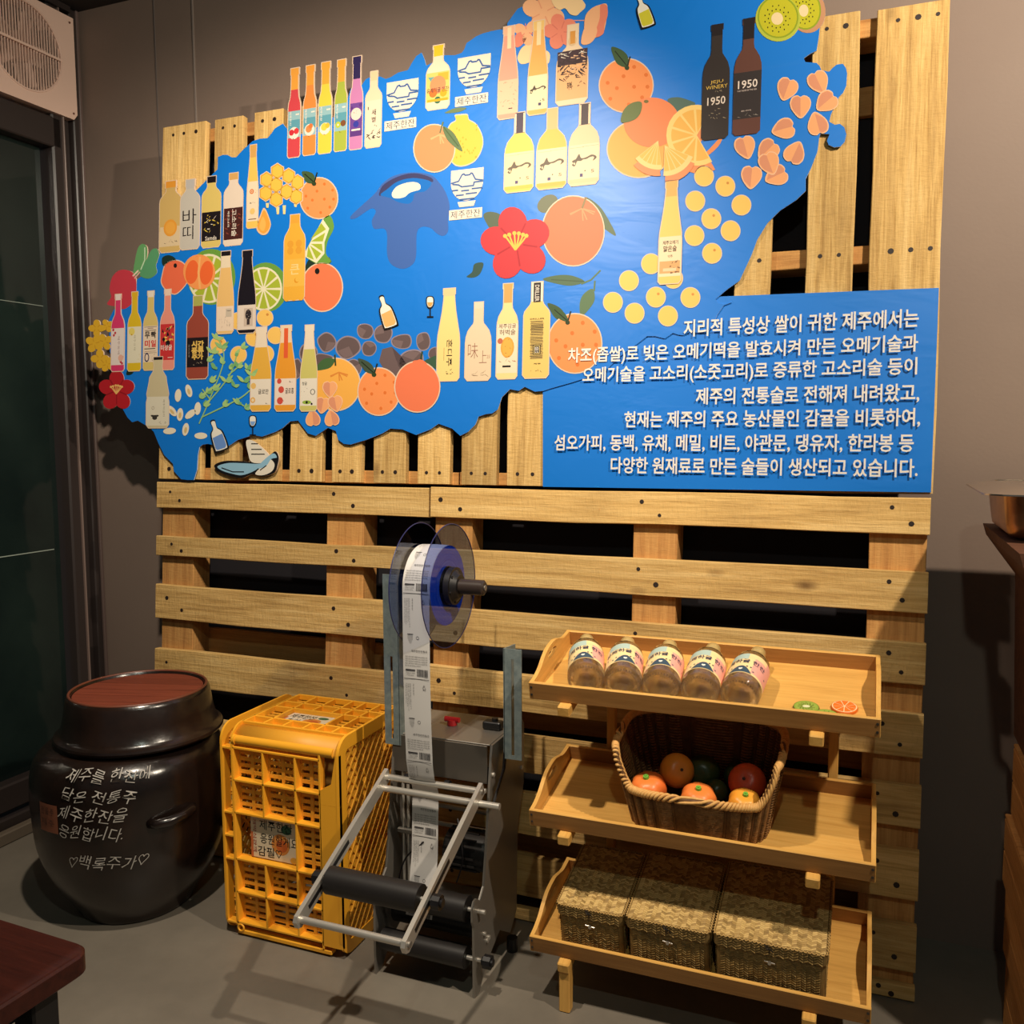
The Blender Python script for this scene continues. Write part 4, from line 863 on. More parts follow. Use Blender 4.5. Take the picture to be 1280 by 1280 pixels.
o = Art('printed_blossom', sign, 1, True); o.line([(640, 56), (662, 40), (675, 36)], 1.2, (236, 160, 150)); o.line([(715, 28), (735, 28)], 1, (236, 160, 150)); o.poly([(647, 45), (660, 42), (659, 52), (652, 60), (646, 60)], PL2, True); o.done()
o = Art('printed_blossom', sign, 1); o.poly([(649, 72), (654, 62), (663, 57), (669, 60), (669, 76), (661, 81), (653, 82), (649, 77)], PW, True); o.poly([(684, 66), (689, 70), (688, 80), (684, 81)], PW, True); o.done()
flower(702, 42, 21, PL2, (220, 120, 100), 5, 40, 2, name='printed_blossom')
flower(681, 18, 26, PK, (236, 160, 120), 4, 20, 1.6, True, name='printed_blossom')
o = Art('printed_blossom', sign, 3); o.poly([(690, -8), (705, -12), (722, -4), (732, 6), (733, 12), (727, 18), (722, 22), (714, 20), (708, 13), (701, 15), (693, 8)], PW, True); o.done()
o = Art('printed_blossom', sign, 3); o.poly([(733, 24), (740, 14), (750, 9), (760, 8), (760, 22), (758, 36), (754, 46), (745, 50), (736, 56), (732, 44)], PK, True); o.poly([(752, 9), (760, 10), (761, 22), (757, 34), (756, 44), (748, 49), (745, 44), (751, 26)], PL2, True); o.poly([(732, 38), (742, 32), (748, 40), (744, 52), (736, 58), (728, 56)], PK, True); o.done()
# radish
o = Art('printed_radish', sign, 1, True)
o.poly([(137, 381), (142, 372), (140, 362), (143, 348), (150, 340), (158, 338), (168, 341), (173, 350), (173, 368), (168, 380), (158, 387), (148, 384)], (205, 62, 76), True, back=-.0062)
o.poly([(170, 344), (172, 325), (176, 310), (182, 306), (187, 311), (186, 325), (180, 340)], (104, 164, 104), True, back=-.0062)
o.poly([(178, 341), (185, 328), (192, 314), (199, 312), (202, 320), (198, 332), (199, 342), (190, 349), (180, 347)], (92, 158, 110), True, back=-.0062)
o.line([(169, 346), (176, 339)], 1.6, (244, 214, 196)); o.line([(171, 349), (178, 341)], 1.4, (232, 180, 170)); o.line([(184, 310), (184, 326), (179, 338)], 1.4, (200, 226, 190)); o.done()
# surfboard and wave, bottles and glass left where the little figures hold theirs
o = Art('printed_surfboard', sign, 4, True)
SB = [(272, 582), (284, 577), (304, 577), (322, 578), (338, 571), (346, 566), (350, 572), (349, 580), (345, 590), (332, 594), (318, 592), (306, 596), (292, 594), (278, 589)]
o.poly([(311+(x-311)*1.03, 582+(y-582)*1.1) for x, y in SB], (20, 20, 24), True, back=-.0062)
o.poly([(311, 551), (322, 553), (340, 570), (336, 578), (318, 578), (313, 566)], (240, 232, 214), True, back=-.0062)
o.poly([(275, 583), (288, 579), (304, 579), (322, 580), (330, 580), (322, 588), (306, 594), (292, 592), (280, 588)], (150, 196, 222), True); o.line([(280, 585), (294, 590), (308, 590)], 1.2, (24, 24, 28))
o.poly([(322, 592), (334, 580), (340, 574), (346, 580), (343, 589), (332, 594)], (240, 232, 214), True); o.poly([(330, 578), (344, 567), (349, 572), (342, 574), (336, 582), (326, 586)], (150, 196, 222), True)
for y in (555, 562, 568): o.line([(317, y), (316+16*(y-540)/25, y)], 1.1, (24, 24, 28))
o.line([(328, 588), (336, 582)], 1.1, (24, 24, 28)); o.done()
def minib(x, y, col, liq, s=1.0, rot=-18):
    o = Art('printed_small_bottle', sign, 5); r = radians(rot)
    T = lambda a, b_: (x+s*(a*cos(r)-b_*sin(r)), y+s*(a*sin(r)+b_*cos(r)))
    pr = [(-2.5, -19), (2.5, -19), (2.5, -10), (7, -3), (8, 16), (5, 19), (-6, 19), (-8, 16), (-7, -3), (-2.5, -10)]
    o.poly([T(a*1.25, b_*1.1) for a, b_ in pr], (20, 20, 24), True); o.poly([T(*p) for p in pr], (244, 238, 224), True); o.poly([T(-7, 1), T(7, -1), T(7.5, 15), T(5, 18), T(-6, 18), T(-7.5, 15)], liq); o.done()
minib(485.5, 391, None, (246, 184, 110)); minib(275, 545, None, (110, 150, 214), .95); minib(806, 17, None, (214, 206, 60), 1.0)
def glass(x, y, liq, s=1):
    o = Art('printed_wine_glass', sign, 5); o.poly([(x-4*s, y-8*s), (x+4*s, y-8*s), (x+5*s, y), (x+2*s, y+6*s), (x-3*s, y+6*s), (x-5*s, y)], (20, 20, 24), True); o.poly([(x-3*s, y-7*s), (x+3*s, y-7*s), (x+3.8*s, y), (x+1.5*s, y+4.6*s), (x-2*s, y+4.6*s), (x-3.8*s, y)], (240, 236, 224), True); o.poly([(x-3.6*s, y-1*s), (x+3.7*s, y-1*s), (x+1.5*s, y+4.4*s), (x-2*s, y+4.4*s)], liq); o.line([(x, y+5*s), (x, y+17*s)], 1.5*s, (20, 20, 24)); o.line([(x-4*s, y+17*s), (x+4*s, y+17*s)], 1.5*s, (20, 20, 24)); o.done()
glass(540, 380, (246, 170, 90)); glass(319, 528, (130, 170, 224), .95)
def thin_glass(name, tint, refr, ior):
    """clear sheet: transparent tint with Fresnel gloss, mixed with some true refraction"""
    m = bpy.data.materials.new(name); m.use_nodes = True; nt = m.node_tree; nt.nodes.remove(nt.nodes['Principled BSDF'])
    out = nt.nodes['Material Output']; tr = N(m, 'ShaderNodeBsdfTransparent'); tr.inputs[0].default_value = s2l(tint)
    gl = N(m, 'ShaderNodeBsdfGlass'); gl.inputs['Color'].default_value = s2l(tint); gl.inputs['IOR'].default_value = 1.3; gl.inputs['Roughness'].default_value = 0.02
    gs = N(m, 'ShaderNodeBsdfGlossy'); gs.inputs['Roughness'].default_value = 0.04; lw = N(m, 'ShaderNodeLayerWeight'); lw.inputs[0].default_value = 0.5; pw = N(m, 'ShaderNodeMath', operation='POWER'); L(m, lw.outputs['Facing'], pw.inputs[0]); pw.inputs[1].default_value = 3.0; fr = N(m, 'ShaderNodeMapRange'); L(m, pw.outputs[0], fr.inputs[0]); fr.inputs[3].default_value = 0.04; fr.inputs[4].default_value = ior-1.0
    a = N(m, 'ShaderNodeMixShader'); a.inputs[0].default_value = refr; L(m, tr.outputs[0], a.inputs[1]); L(m, gl.outputs[0], a.inputs[2])
    b_ = N(m, 'ShaderNodeMixShader'); L(m, fr.outputs[0], b_.inputs[0]); L(m, a.outputs[0], b_.inputs[1]); L(m, gs.outputs[0], b_.inputs[2]); L(m, b_.outputs[0], out.inputs['Surface'])
    return m
# ------------------------------------------------------------------ clay jar
def glaze(name, a, b_, rough):
    m, bc = newmat(name, rough, spec=0.7); v = coords(m, rnd=False)
    L(m, ramp(m, noise(m, v, 7, 5, 0.6), [(0.35, a), (0.7, b_)]), bc)
    bump(m, noise(m, v, 26, 3, 0.5), 0.25, 0.004); return m
GLZ = glaze('brown_glaze', (20, 14, 12), (38, 25, 19), 0.24)
jar = empty('clay_jar', (0.2, -0.44, 0), label='large dark glazed clay jar with white brush handwriting beside the yellow crate', cat='jar')
b = bmesh.new()
JP = [(0, .002), (.142, .0), (.152, .004), (.172, .04), (.204, .09), (.232, .15), (.250, .21), (.257, .28), (.260, .345), (.257, .405), (.244, .448), (.216, .474), (.196, .480), (.196, .49), (.186, .49), (.186, .46), (.1, .40), (0, .39)]
prof = JP[:2]+[tuple(p) for p in catmull(JP[2:12], 3, False)]+JP[12:]
lathe(b, prof, 72); fin('body', b, GLZ, jar, smooth=50)
def jr(z):
    for (r0, z0), (r1, z1) in zip(JP[1:], JP[2:]):
        if z0 <= z <= z1: return r0+(r1-r0)*(z-z0)/(z1-z0)
    return .25
WHM = mat((172, 166, 158), 0.55)
def jar_text(t, a0, a1, z0, z1, slant=0.0, m=WHM, name='handwriting'):
    vs, fs, w, h = textgeo(t, -0.004); out = []
    for x, y in vs:
        u = x/w; a = radians(a0+(a1-a0)*u + (y/h)*slant); z = z0+(z1-z0)*(y/h)+0.004*sin(u*17+z0*50)-u*0.012
        r = jr(z)+0.0022+(.007 if z > .44 else .004 if z > .40 else .001); out.append((r*cos(a), r*sin(a), z))
    meshobj(name, out, fs, m, jar)
# angles: the camera sits at about -45 degrees from the jar
jar_text('제주를 한잔에', -84, -36, .444, .472, 2)
jar_text('담은 전통주', -86, -45, .394, .426, 3)
jar_text('제주한잔을', -89, -50, .345, .380, 3)
jar_text('응원합니다.', -89, -52, .297, .333, 3)
jar_text('♡백록주가♡', -85, -40, .213, .250, 3)
b = bmesh.new(); q = []
for i in range(9):
    a = radians(-104+i*1.9)
    for z in (.300, .375): q.append((jr(z)+.0025, a, z))
vs = [b.verts.new((r*cos(a), r*sin(a), z)) for r, a, z in q]
for i in range(8): b.faces.new((vs[2*i], vs[2*i+2], vs[2*i+3], vs[2*i+1]))
fin('label_plate', b, mat((120, 70, 48), 0.5), jar, smooth=180)
for k, zz in enumerate((.348, .318)):
    vs_, fs_, w, h = textgeo('전통주' if k == 0 else '제주', 0); o_ = []
    for x, y in vs_:
        a = radians(-102+11*x/w); z = zz+.018*y/h; r = jr(z)+.0035; o_.append((r*cos(a), r*sin(a), z))
    meshobj('label_lettering', o_, fs_, mat((60, 34, 26), .6), jar)
for sg in (-1,):
    b = bmesh.new(); A = [radians(-24+s_) for s_ in (-13, -10, -4, 4, 10, 13)]
    zz = .335; rr = [.256, .272, .280, .280, .272, .256]
    tube(b, [(r*cos(a), r*sin(a), z) for r, a, z in zip(rr, A, (.316, .317, .319, .323, .327, .328))], [.012, .013, .013, .013, .013, .012], 12); fin('handle', b, GLZ, jar, smooth=180)
    b = bmesh.new(); tube(b, [(r*cos(a+pi), r*sin(a+pi), .31) for r, a in zip(rr, A)], .013, 12); fin('handle', b, GLZ, jar, smooth=180)
lid = empty('jar_lid', (0.222, -0.425, 0.492), label='dark glazed lid with a recessed reddish wooden disc, on top of the clay jar', cat='lid')
b = bmesh.new(); lathe(b, [(0, .002), (.205, .002), (.219, -.002), (.223, .004), (.221, .010), (.212, .014), (.205, .022), (.196, .06), (.189, .108), (.184, .118), (.178, .122), (.174, .117), (.172, .108), (0, .106)], 80)
fin('cover', b, [GLZ], lid, smooth=40)
b = bmesh.new(); tube(b, [(.1795*cos(2*pi*i/80), .1795*sin(2*pi*i/80), .120) for i in range(80)], .0036, 8, True); fin('rim', b, glaze('rim_glaze', (96, 50, 34), (116, 62, 42), .4), lid, smooth=180)
RED = wood_mat('red_wood', [(96, 44, 30), (122, 58, 40), (136, 68, 46)], grain=2, bumpv=.4, saw=.3, knots=0, rough=.6, dirt=0)
ys = [-.171, -.115, -.058, 0, .058, .115, .171]
for y0, y1 in zip(ys, ys[1:]):
    b = bmesh.new(); y0 += .0012; y1 -= .0012; pts = []
    for i in range(9):
        y = y0+(y1-y0)*i/8; pts.append((math.sqrt(max(.171**2-y*y, 1e-6)), y))
    pts = pts+[(-x, y) for x, y in pts[::-1]]
    prism(b, pts, .106, .1135, 'z'); o = fin('plank', b, RED, lid, rot=(0, 0, .28))

# ------------------------------------------------------------------ yellow crate on its side
YEL = mat((246, 174, 44), 0.42, spec=0.5); YEL2 = mat((230, 162, 46), 0.5)
CW, CD, CH = .36, .325, .57
crate = empty('plastic_crate', (.56+CW/2, -.50, 0), label='yellow plastic crate standing on end with signs behind its grid', cat='crate')
X0, X1 = -CW/2, CW/2
def part(name, m=YEL, par=None, **k):
    return lambda f: fin(name, (lambda bb: (f(bb), bb)[1])(bmesh.new()), m, par or crate, **k)
# outer shell: a rounded band seen end on, running round the side outline (front, top, back)
def band_profile(y0, y1, z0, z1, r, n=6):
    P_ = []
    for cy_, cz_, a0 in ((y0+r, z1-r, 180), (y1-r, z1-r, 90), (y1-r, z0+r, 0), (y0+r, z0+r, -90)):
        for i in range(n+1):
            a = radians(a0-90*i/n); P_.append((cy_+r*cos(a), cz_+r*sin(a)))
    return P_
def frame(x0, x1, w, r=.045, y0=0, y1=CD, z0=0.004, z1=CH):
    b = bmesh.new(); O = band_profile(y0, y1, z0, z1, r); I = band_profile(y0+w, y1-w, z0+w, z1-w, max(r-w, .008)); n = len(O)
    V = [[b.verts.new((x, *p)) for p in R_] for x in (x0, x1) for R_ in (O, I)]
    for i in range(n):
        j = (i+1) % n
        b.faces.new((V[0][i], V[0][j], V[1][j], V[1][i])); b.faces.new((V[2][i], V[2][j], V[3][j], V[3][i]))
        b.faces.new((V[0][i], V[0][j], V[2][j], V[2][i])); b.faces.new((V[1][i], V[1][j], V[3][j], V[3][i]))
    return b
for x0, x1, w in ((X0, X0+.006, .03), (X1-.008, X1, .034), (X0+.034, X0+.039, .014)):
    fin('side_rim', frame(x0, x1, w), YEL, crate, smooth=40)
part('front_flange')(lambda b: (box(b, (X1-.029, .006, .2145), (.058, .010, .37), .0), prism(b, [(X1-.058, .40), (X1-.0, .40), (X1, .53), (X1-.01, .53), (X1-.024, .455), (X1-.058, .435)], .001, .011)))
rows = [.038, .122, .212, .338, .425, .512]
colsx = [X0+.039, X0+.131, X0+.229, X1-.058]
def ribh(z, x0, x1): fin('rib', (lambda bb: (box(bb, ((x0+x1)/2, .012, z), (x1-x0, .022, .006), .001), bb)[1])(bmesh.new()), YEL, crate)
def ribv(x, z0, z1): fin('rib', (lambda bb: (box(bb, (x, .012, (z0+z1)/2), (.006, .022, z1-z0), .001), bb)[1])(bmesh.new()), YEL, crate)
for z in rows: ribh(z, X0+.036, X1-.056)
for z in (.038, .212, .275, .338, .512): ribh(z-.003, X0+.003, X0+.036)
ribv(colsx[0], .02, .53)
ribv(colsx[1], .038, .212); ribv(colsx[1], .338, .512); ribv(colsx[2], .038, .512); ribv(colsx[3], .02, .53)
# slatted floor of the crate set back behind the ribs
b = bmesh.new(); 
for i in range(len(rows)-1):
    z0, z1 = rows[i], rows[i+1]
    for c in range(3):
        xa, xb = colsx[c]+.003, colsx[c+1]-.003
        if i == 2 and c < 2: continue
        ns = 5 if i != 2 else 7
        for k in range(ns+1):
            zz = z0+(z1-z0)*(k)/ns; box(b, ((xa+xb)/2, .024, zz), (xb-xa, .003, .0095))
        box(b, ((xa+xb)/2, .0235, (z0+z1)/2), (.009, .005, z1-z0)); box(b, (xa+.002, .024, (z0+z1)/2), (.006, .004, z1-z0)); box(b, (xb-.002, .024, (z0+z1)/2), (.006, .004, z1-z0))
tag(fin('slat_grille', b, YEL2, crate), kind='stuff')
# rounded top corner with its roll bar
b = bmesh.new(); n_ = 8
arc = [(.045-.041*cos(a), CH-.049+.041*sin(a)) for a in [pi/2*i/n_ for i in range(n_+1)]]
V = [[b.verts.new((x, *p)) for p in arc] for x in (X0+.036, X1-.006)]
for i in range(n_): b.faces.new((V[0][i], V[1][i], V[1][i+1], V[0][i+1]))
o = fin('corner_cover', b, YEL2, crate, smooth=180); o.modifiers.new('s', 'SOLIDIFY').thickness = .003
b = bmesh.new(); cyl(b, (X0+.046, .012, .532), (X1-.02, .012, .532), .012, n=20); cyl(b, (X0+.0385, .010, .532), (X0+.046, .010, .532), .013, n=20)
fin('roll_bar', b, YEL, crate, smooth=40)
b = bmesh.new(); tube(b, [(X0+.047+.009*cos(t), .002, .024+.009*sin(t)) for t in [2*pi*i/16 for i in range(16)]], .0028, 6, True); fin('stud', b, YEL, crate, smooth=180)
part('bottom_edge')(lambda b: box(b, (0, .014, .012), (CW-.07, .022, .012), .002))
# top face: grid of ribs over a slatted sheet
def top_rib(x0, x1, y0, y1): fin('rib', (lambda bb: (box(bb, ((x0+x1)/2, (y0+y1)/2, CH-.008), (max(x1-x0, .006), max(y1-y0, .006), .016), .001), bb)[1])(bmesh.new()), YEL, crate)
for y in (.048, .095, .185, .232, .30): top_rib(X0+.036, X1-.008, y, y)
for x in (X0+.039, X0+.10, X1-.10, X1-.052): top_rib(x, x, .048, .30)
for x in (X0+.16, X0+.22): top_rib(x, x, .048, .095); top_rib(x, x, .185, .30)
b = bmesh.new()
for k in range(13):
    y = .052+k*.0195
    if .095 < y < .182: box(b, (X0+.07, y, CH-.017), (.058, .009, .003)); box(b, (X1-.055, y, CH-.017), (.09, .009, .003))
    else: box(b, (0, y, CH-.017), (CW-.05, .009, .003))
tag(fin('top_grille', b, YEL2, crate), kind='stuff')
# diamond lattice on both sides, back sheet
def lattice(x, name='lattice'):
    b = bmesh.new(); y0, y1, z0, z1 = .032, CD-.032, .034, CH-.032; st = .0235; t = .0062
    for sgn in (1, -1):
        c = -1.2
        while c < 1.6:
            # line y*1.15*sgn + z = c
            pts = []
            k = 1.2*sgn
            for y in (y0, y1):
                z = c-k*y
                if z0 <= z <= z1: pts.append((y, z))
            for z in (z0, z1):
                y = (c-z)/k
                if y0 < y < y1: pts.append((y, z))
            if len(pts) >= 2:
                (ya, za), (yb, zb) = pts[0], pts[1]; l = math.hypot(yb-ya, zb-za)
                if l > .01:
                    ny, nz = -(zb-za)/l*t/2, (yb-ya)/l*t/2; dx = .0035 if sgn > 0 else .0045
                    prism(b, [(ya-ny, za-nz), (yb-ny, zb-nz), (yb+ny, zb+nz), (ya+ny, za+nz)], x-dx, x+dx, 'x')
            c += st*1.56
    return tag(fin(name, b, YEL2, crate), kind='stuff')
lattice(X1-.006); lattice(X0+.006)
part('inner_sheet', mat((150, 112, 50), .7))(lambda b: box(b, (0, CD-.01, CH/2), (CW-.02, .004, CH-.03)))
# signs inside the crate
def crate_sign(label, M_, w, h, lines, full=True):
    t = empty('paper_sign', label=label, cat='sign'); t.matrix_world = M_
    b = bmesh.new(); box(b, (0, 0, 0), (w, .002, h)); fin('sheet', b, mat((222, 204, 172), .6), t)
    a = Art('print', t, d=-.0009)
    def R(x0, x1, z0, z1, c): a.polyuv([(x0*w/2, z0*h/2), (x1*w/2, z0*h/2), (x1*w/2, z1*h/2), (x0*w/2, z1*h/2)], c)
    def E(x, z, rx, rz, c): a.polyuv([((x+rx*cos(t_))*w/2, (z+rz*sin(t_))*h/2) for t_ in [2*pi*i/20 for i in range(20)]], c)
    def T(s_, x0, x1, z0, z1, c, rot=0):
        vs, fs, w_, h_ = textgeo(s_, .006); a.d -= .00002; k = a.slot(c); i0 = len(a.v)
        for p in vs:
            u, v_ = (p[0]/w_, p[1]/h_) if not rot else (p[1]/h_, 1-p[0]/w_)
            a.v.append(((x0+(x1-x0)*u)*w/2, a.d, (z0+(z1-z0)*v_)*h/2))
        for f in fs: a.f.append(tuple(i0+q_ for q_ in f)); a.mi.append(k)
    R(-1, -.9, -1, .2, (220, 120, 70)); E(.25, -.2, .38, .5, (236, 150, 70)); E(.3, -.25, .24, .3, (222, 110, 50)); E(.5, .55, .22, .22, (60, 110, 80)); E(.8, -.85, .16, .16, (240, 180, 70))
    lines(T); a.done(); return t
Mc = Matrix.Translation((.56+CW/2, -.50, 0))
crate_sign('paper sign with black Korean handwriting in the front opening of the yellow crate', Mc @ Matrix.Translation((X0+.149, .020, .2745)), .148, .112,
  lambda T: (T('제주한잔', -.62, .75, .38, .86, (24, 24, 28)), T('응원할게요', -.6, .98, -.28, .22, (24, 24, 28)), T('감필♡', -.72, .3, -.9, -.42, (24, 24, 28)), T('개막식관객', -.90, -.76, -.75, .85, (170, 50, 44), 1)))
crate_sign('paper sign lying in the top opening of the yellow crate', Mc @ Matrix.Translation((-.004, .14, CH-.013)) @ Matrix.Rotation(radians(-90), 4, 'X'), .142, .082,
  lambda T: (T('제주한잔', -.9, .2, .1, .8, (24, 24, 28)), T('축하', -.8, -.2, -.8, -.1, (24, 24, 28))))

# ------------------------------------------------------------------ label dispensing machine
STEEL = mat((148, 142, 134), 0.42, .65); STEEL2 = mat((140, 138, 134), 0.46, .6); BRUSH = mat((214, 208, 198), 0.3, .65); RUB = mat((32, 29, 28), 0.45); BLK = mat((22, 20, 22), 0.4)
GALV, bc = newmat('galvanised', 0.5, metal=0.4); v = coords(GALV, rnd=False); L(GALV, ramp(GALV, noise(GALV, v, 45, 4, .6), [(.35, (122, 136, 138)), (.7, (152, 164, 162))]), bc)
mac = empty('label_machine', (1.15, -.40, 0), label='steel label dispensing machine with black rollers and upright slotted brackets', cat='machine')
mx = lambda x: x-1.15
my = lambda y: y+.40
XL, XR = mx(1.022), mx(1.286)
# side plates with the notched nose at the front
SP = [(-.515, 0), (-.515, .175), (-.522, .19), (-.522, .222), (-.512, .236), (-.497, .236), (-.480, .222), (-.455, .245), (-.44, .32), (-.405, .545), (-.398, .572), (-.195, .572), (-.185, .56), (-.19, .40), (-.235, .30), (-.245, .08), (-.29, .04), (-.36, .085), (-.44, .05), (-.49, 0)]
SP = [(my(y), z) for y, z in SP]
for x in (XL, XR):
    b = bmesh.new(); prism(b, SP, x-.003, x+.003, 'x'); fin('side_plate', b, STEEL, mac)
b = bmesh.new(); box(b, (0, my(-.300), .571), (XR-XL, .2, .004), .001); fin('top_plate', b, STEEL, mac)
b = bmesh.new(); box(b, (0, my(-.408), .525), (XR-XL-.006, .004, .094), .001); fin('front_cover', b, mat((104, 98, 90), .42, .6), mac)
b = bmesh.new(); box(b, (0, my(-.20), .30), (XR-XL-.008, .004, .44)); fin('back_cover', b, STEEL2, mac) if False else b.free()
b = bmesh.new(); box(b, (XL-.03, my(-.27), .33), (.004, .10, .40), .001); box(b, (XL-.02, my(-.25), .13), (.05, .13, .004)); fin('side_bracket', b, STEEL2, mac)
b = bmesh.new(); cyl(b, (-.015, my(-.30), .574), (-.015, my(-.30), .588), .013, n=20); cyl(b, (-.035, my(-.30), .588), (.005, my(-.30), .588), .007, n=12); fin('toggle_switch', b, mat((176, 28, 34), .4), mac, smooth=40)
b = bmesh.new(); box(b, (.095, my(-.29), .584), (.05, .03, .022), .006, seg=3); cyl(b, (.10, my(-.29), .594), (.10, my(-.29), .602), .008, n=14); fin('plug_socket', b, BLK, mac)
# inner posts and cross bars
for x in (XL+.022, XL+.036):
    b = bmesh.new(); cyl(b, (x, my(-.40), .13), (x, my(-.40), .50), .0042, n=10); fin('guide_rod', b, BRUSH, mac, smooth=40)
b = bmesh.new(); box(b, (XL+.05, my(-.405), .325), (.08, .018, .012), .002); fin('sensor_arm', b, STEEL, mac)
b = bmesh.new(); box(b, (0, my(-.30), .105), (XR-XL-.01, .14, .006), .001); fin('base_shelf', b, STEEL2, mac)
for i, (y, z, r) in enumerate(((-.47, .455, .008), (-.435, .472, .0055), (-.25, .33, .006), (-.25, .28, .006))):
    b = bmesh.new(); cyl(b, (XL-(.0 if i else .004), my(y), z), (XR+(.0 if i else .05), my(y), z), r, n=16); fin('cross_rod', b, BRUSH, mac, smooth=40)
for x in (mx(1.075), mx(1.185)):
    b = bmesh.new(); cyl(b, (x-.006, my(-.435), .472), (x+.006, my(-.435), .472), .012, n=20); fin('guide_collar', b, BLK, mac, smooth=40)
# swing frame
A0, A1 = Vector((0, my(-.455), .478)), Vector((0, my(-.825), .306))
dr = (A1-A0).normalized(); up = Vector((1, 0, 0)).cross(dr).normalized()
if up.z < 0: up = -up
def arm_pts(w, l0, l1): return [(A0+dr*l+up*h) for l, h in ((l0, -w), (l1-w*.6, -w), (l1, -w*.5), (l1, w*.5), (l1-w*.6, w), (l0, w))]
LA = (A1-A0).length
for x in (mx(1.026), mx(1.280)):
    b = bmesh.new(); P_ = arm_pts(.016, -.012, LA+.016)
    prism(b, [(p.y, p.z) for p in P_], x-.005, x+.005, 'x')
    arm = fin('swing_arm', b, BRUSH, mac)
    b = bmesh.new(); S_ = [A0+dr*l+up*h for l, h in ((.20, -.0055), (LA-.03, -.0055), (LA-.03, .0055), (.20, .0055))]
    prism(b, [(p.y, p.z) for p in S_], x-.0056, x+.0056, 'x'); fin('arm_slot', b, BLK, arm)
    b = bmesh.new(); 
    for l in (0.0, LA): p = A0+dr*l; cyl(b, (x-.0058, p.y, p.z), (x+(.009 if l else .008), p.y, p.z), .007, n=12)
    fin('bolt', b, STEEL, arm, smooth=40)
b = bmesh.new(); cyl(b, (mx(1.028), A0.y, A0.z), (mx(1.278), A0.y, A0.z), .0075, n=18); fin('frame_rod', b, BRUSH, mac, smooth=40)
b = bmesh.new(); cyl(b, (mx(1.028), A1.y, A1.z), (mx(1.278), A1.y, A1.z), .0075, n=18); fin('frame_rod', b, BRUSH, mac, smooth=40)
def roller(p, r, x0, x1, knobs):
    b = bmesh.new(); cyl(b, (x0+.008, p[0], p[1]), (x1-.014, p[0], p[1]), r, n=32); ro = fin('roller', b, RUB, mac, smooth=40)
    b = bmesh.new(); cyl(b, (x0-.012, p[0], p[1]), (x1+.03, p[0], p[1]), .0055, n=14); fin('axle', b, BRUSH, ro, smooth=40)
    for k in knobs:
        b = bmesh.new(); prof = [(0, -.011)]+[(.019, -.011), (.019, .011), (0, .011)]
        cyl(b, (k-.009, p[0], p[1]), (k+.009, p[0], p[1]), .0165, n=10); cyl(b, (k-.014, p[0], p[1]), (k-.009, p[0], p[1]), .010, n=12); cyl(b, (k+.009, p[0], p[1]), (k+.014, p[0], p[1]), .009, n=12)
        fin('knob', b, BLK, ro, smooth=30)
pr_ = A0+dr*(LA*.74)-up*.004
roller((pr_.y, pr_.z), .030, mx(1.030), mx(1.276), (mx(1.010), mx(1.300)))
roller((my(-.495), .205), .030, mx(1.030), mx(1.278), ())
roller((my(-.50), .088), .026, mx(1.030), mx(1.276), (mx(1.316),))
b = bmesh.new(); cyl(b, (mx(1.035), my(-.42), .13), (mx(1.272), my(-.42), .13), .036, n=30); fin('drive_roller', b, RUB, mac, smooth=40)
# motor
b = bmesh.new(); cyl(b, (mx(1.14), my(-.33), .265), (mx(1.245), my(-.33), .265), .048, n=36)
for k in range(14):
    a = 2*pi*k/14; box(b, (mx(1.185), my(-.33)+.050*cos(a), .265+.050*sin(a)), (.085, .005, .005))
cyl(b, (mx(1.245), my(-.33), .265), (mx(1.262), my(-.33), .265), .050, .042, 36); fin('motor', b, mat((48, 44, 42), .4), mac, smooth=35)
b = bmesh.new(); tube(b, catmull([(mx(1.06), my(-.405), .15), (mx(1.045), my(-.43), .20), (mx(1.07), my(-.44), .27), (mx(1.12), my(-.45), .32), (mx(1.125), my(-.45), .325)], 6, False), .0022, 6); fin('cable', b, BLK, mac)
b = bmesh.new(); tube(b, catmull([(mx(1.18), my(-.37), .36), (mx(1.20), my(-.39), .31), (mx(1.205), my(-.40), .26), (mx(1.19), my(-.40), .21)], 6, False), .002, 6); fin('cable', b, BLK, mac)
for k in range(3):
    b = bmesh.new(); tube(b, [(mx(1.298), my(-.345)+.008*k, .56), (mx(1.300), my(-.36)+.006*k, .50), (mx(1.298), my(-.43)+.006*k, .43)], .0022, 6); fin('cable', b, BLK, mac)
for y, z in ((-.46, .13), (-.445, .105), (-.435, .108), (-.415, .43), (-.40, .50), (-.22, .55), (-.21, .45)):
    b = bmesh.new(); cyl(b, (XR+.002, my(y), z), (XR+.008, my(y), z), .0055, n=10); fin('bolt', b, BRUSH, mac, smooth=40)
b = bmesh.new(); cyl(b, (XR+.012, my(-.30), .0), (XR+.012, my(-.30), .035), .014, n=16); cyl(b, (XL-.01, my(-.27), 0), (XL-.01, my(-.27), .03), .012, n=16); fin('rubber_foot', b, BLK, mac)
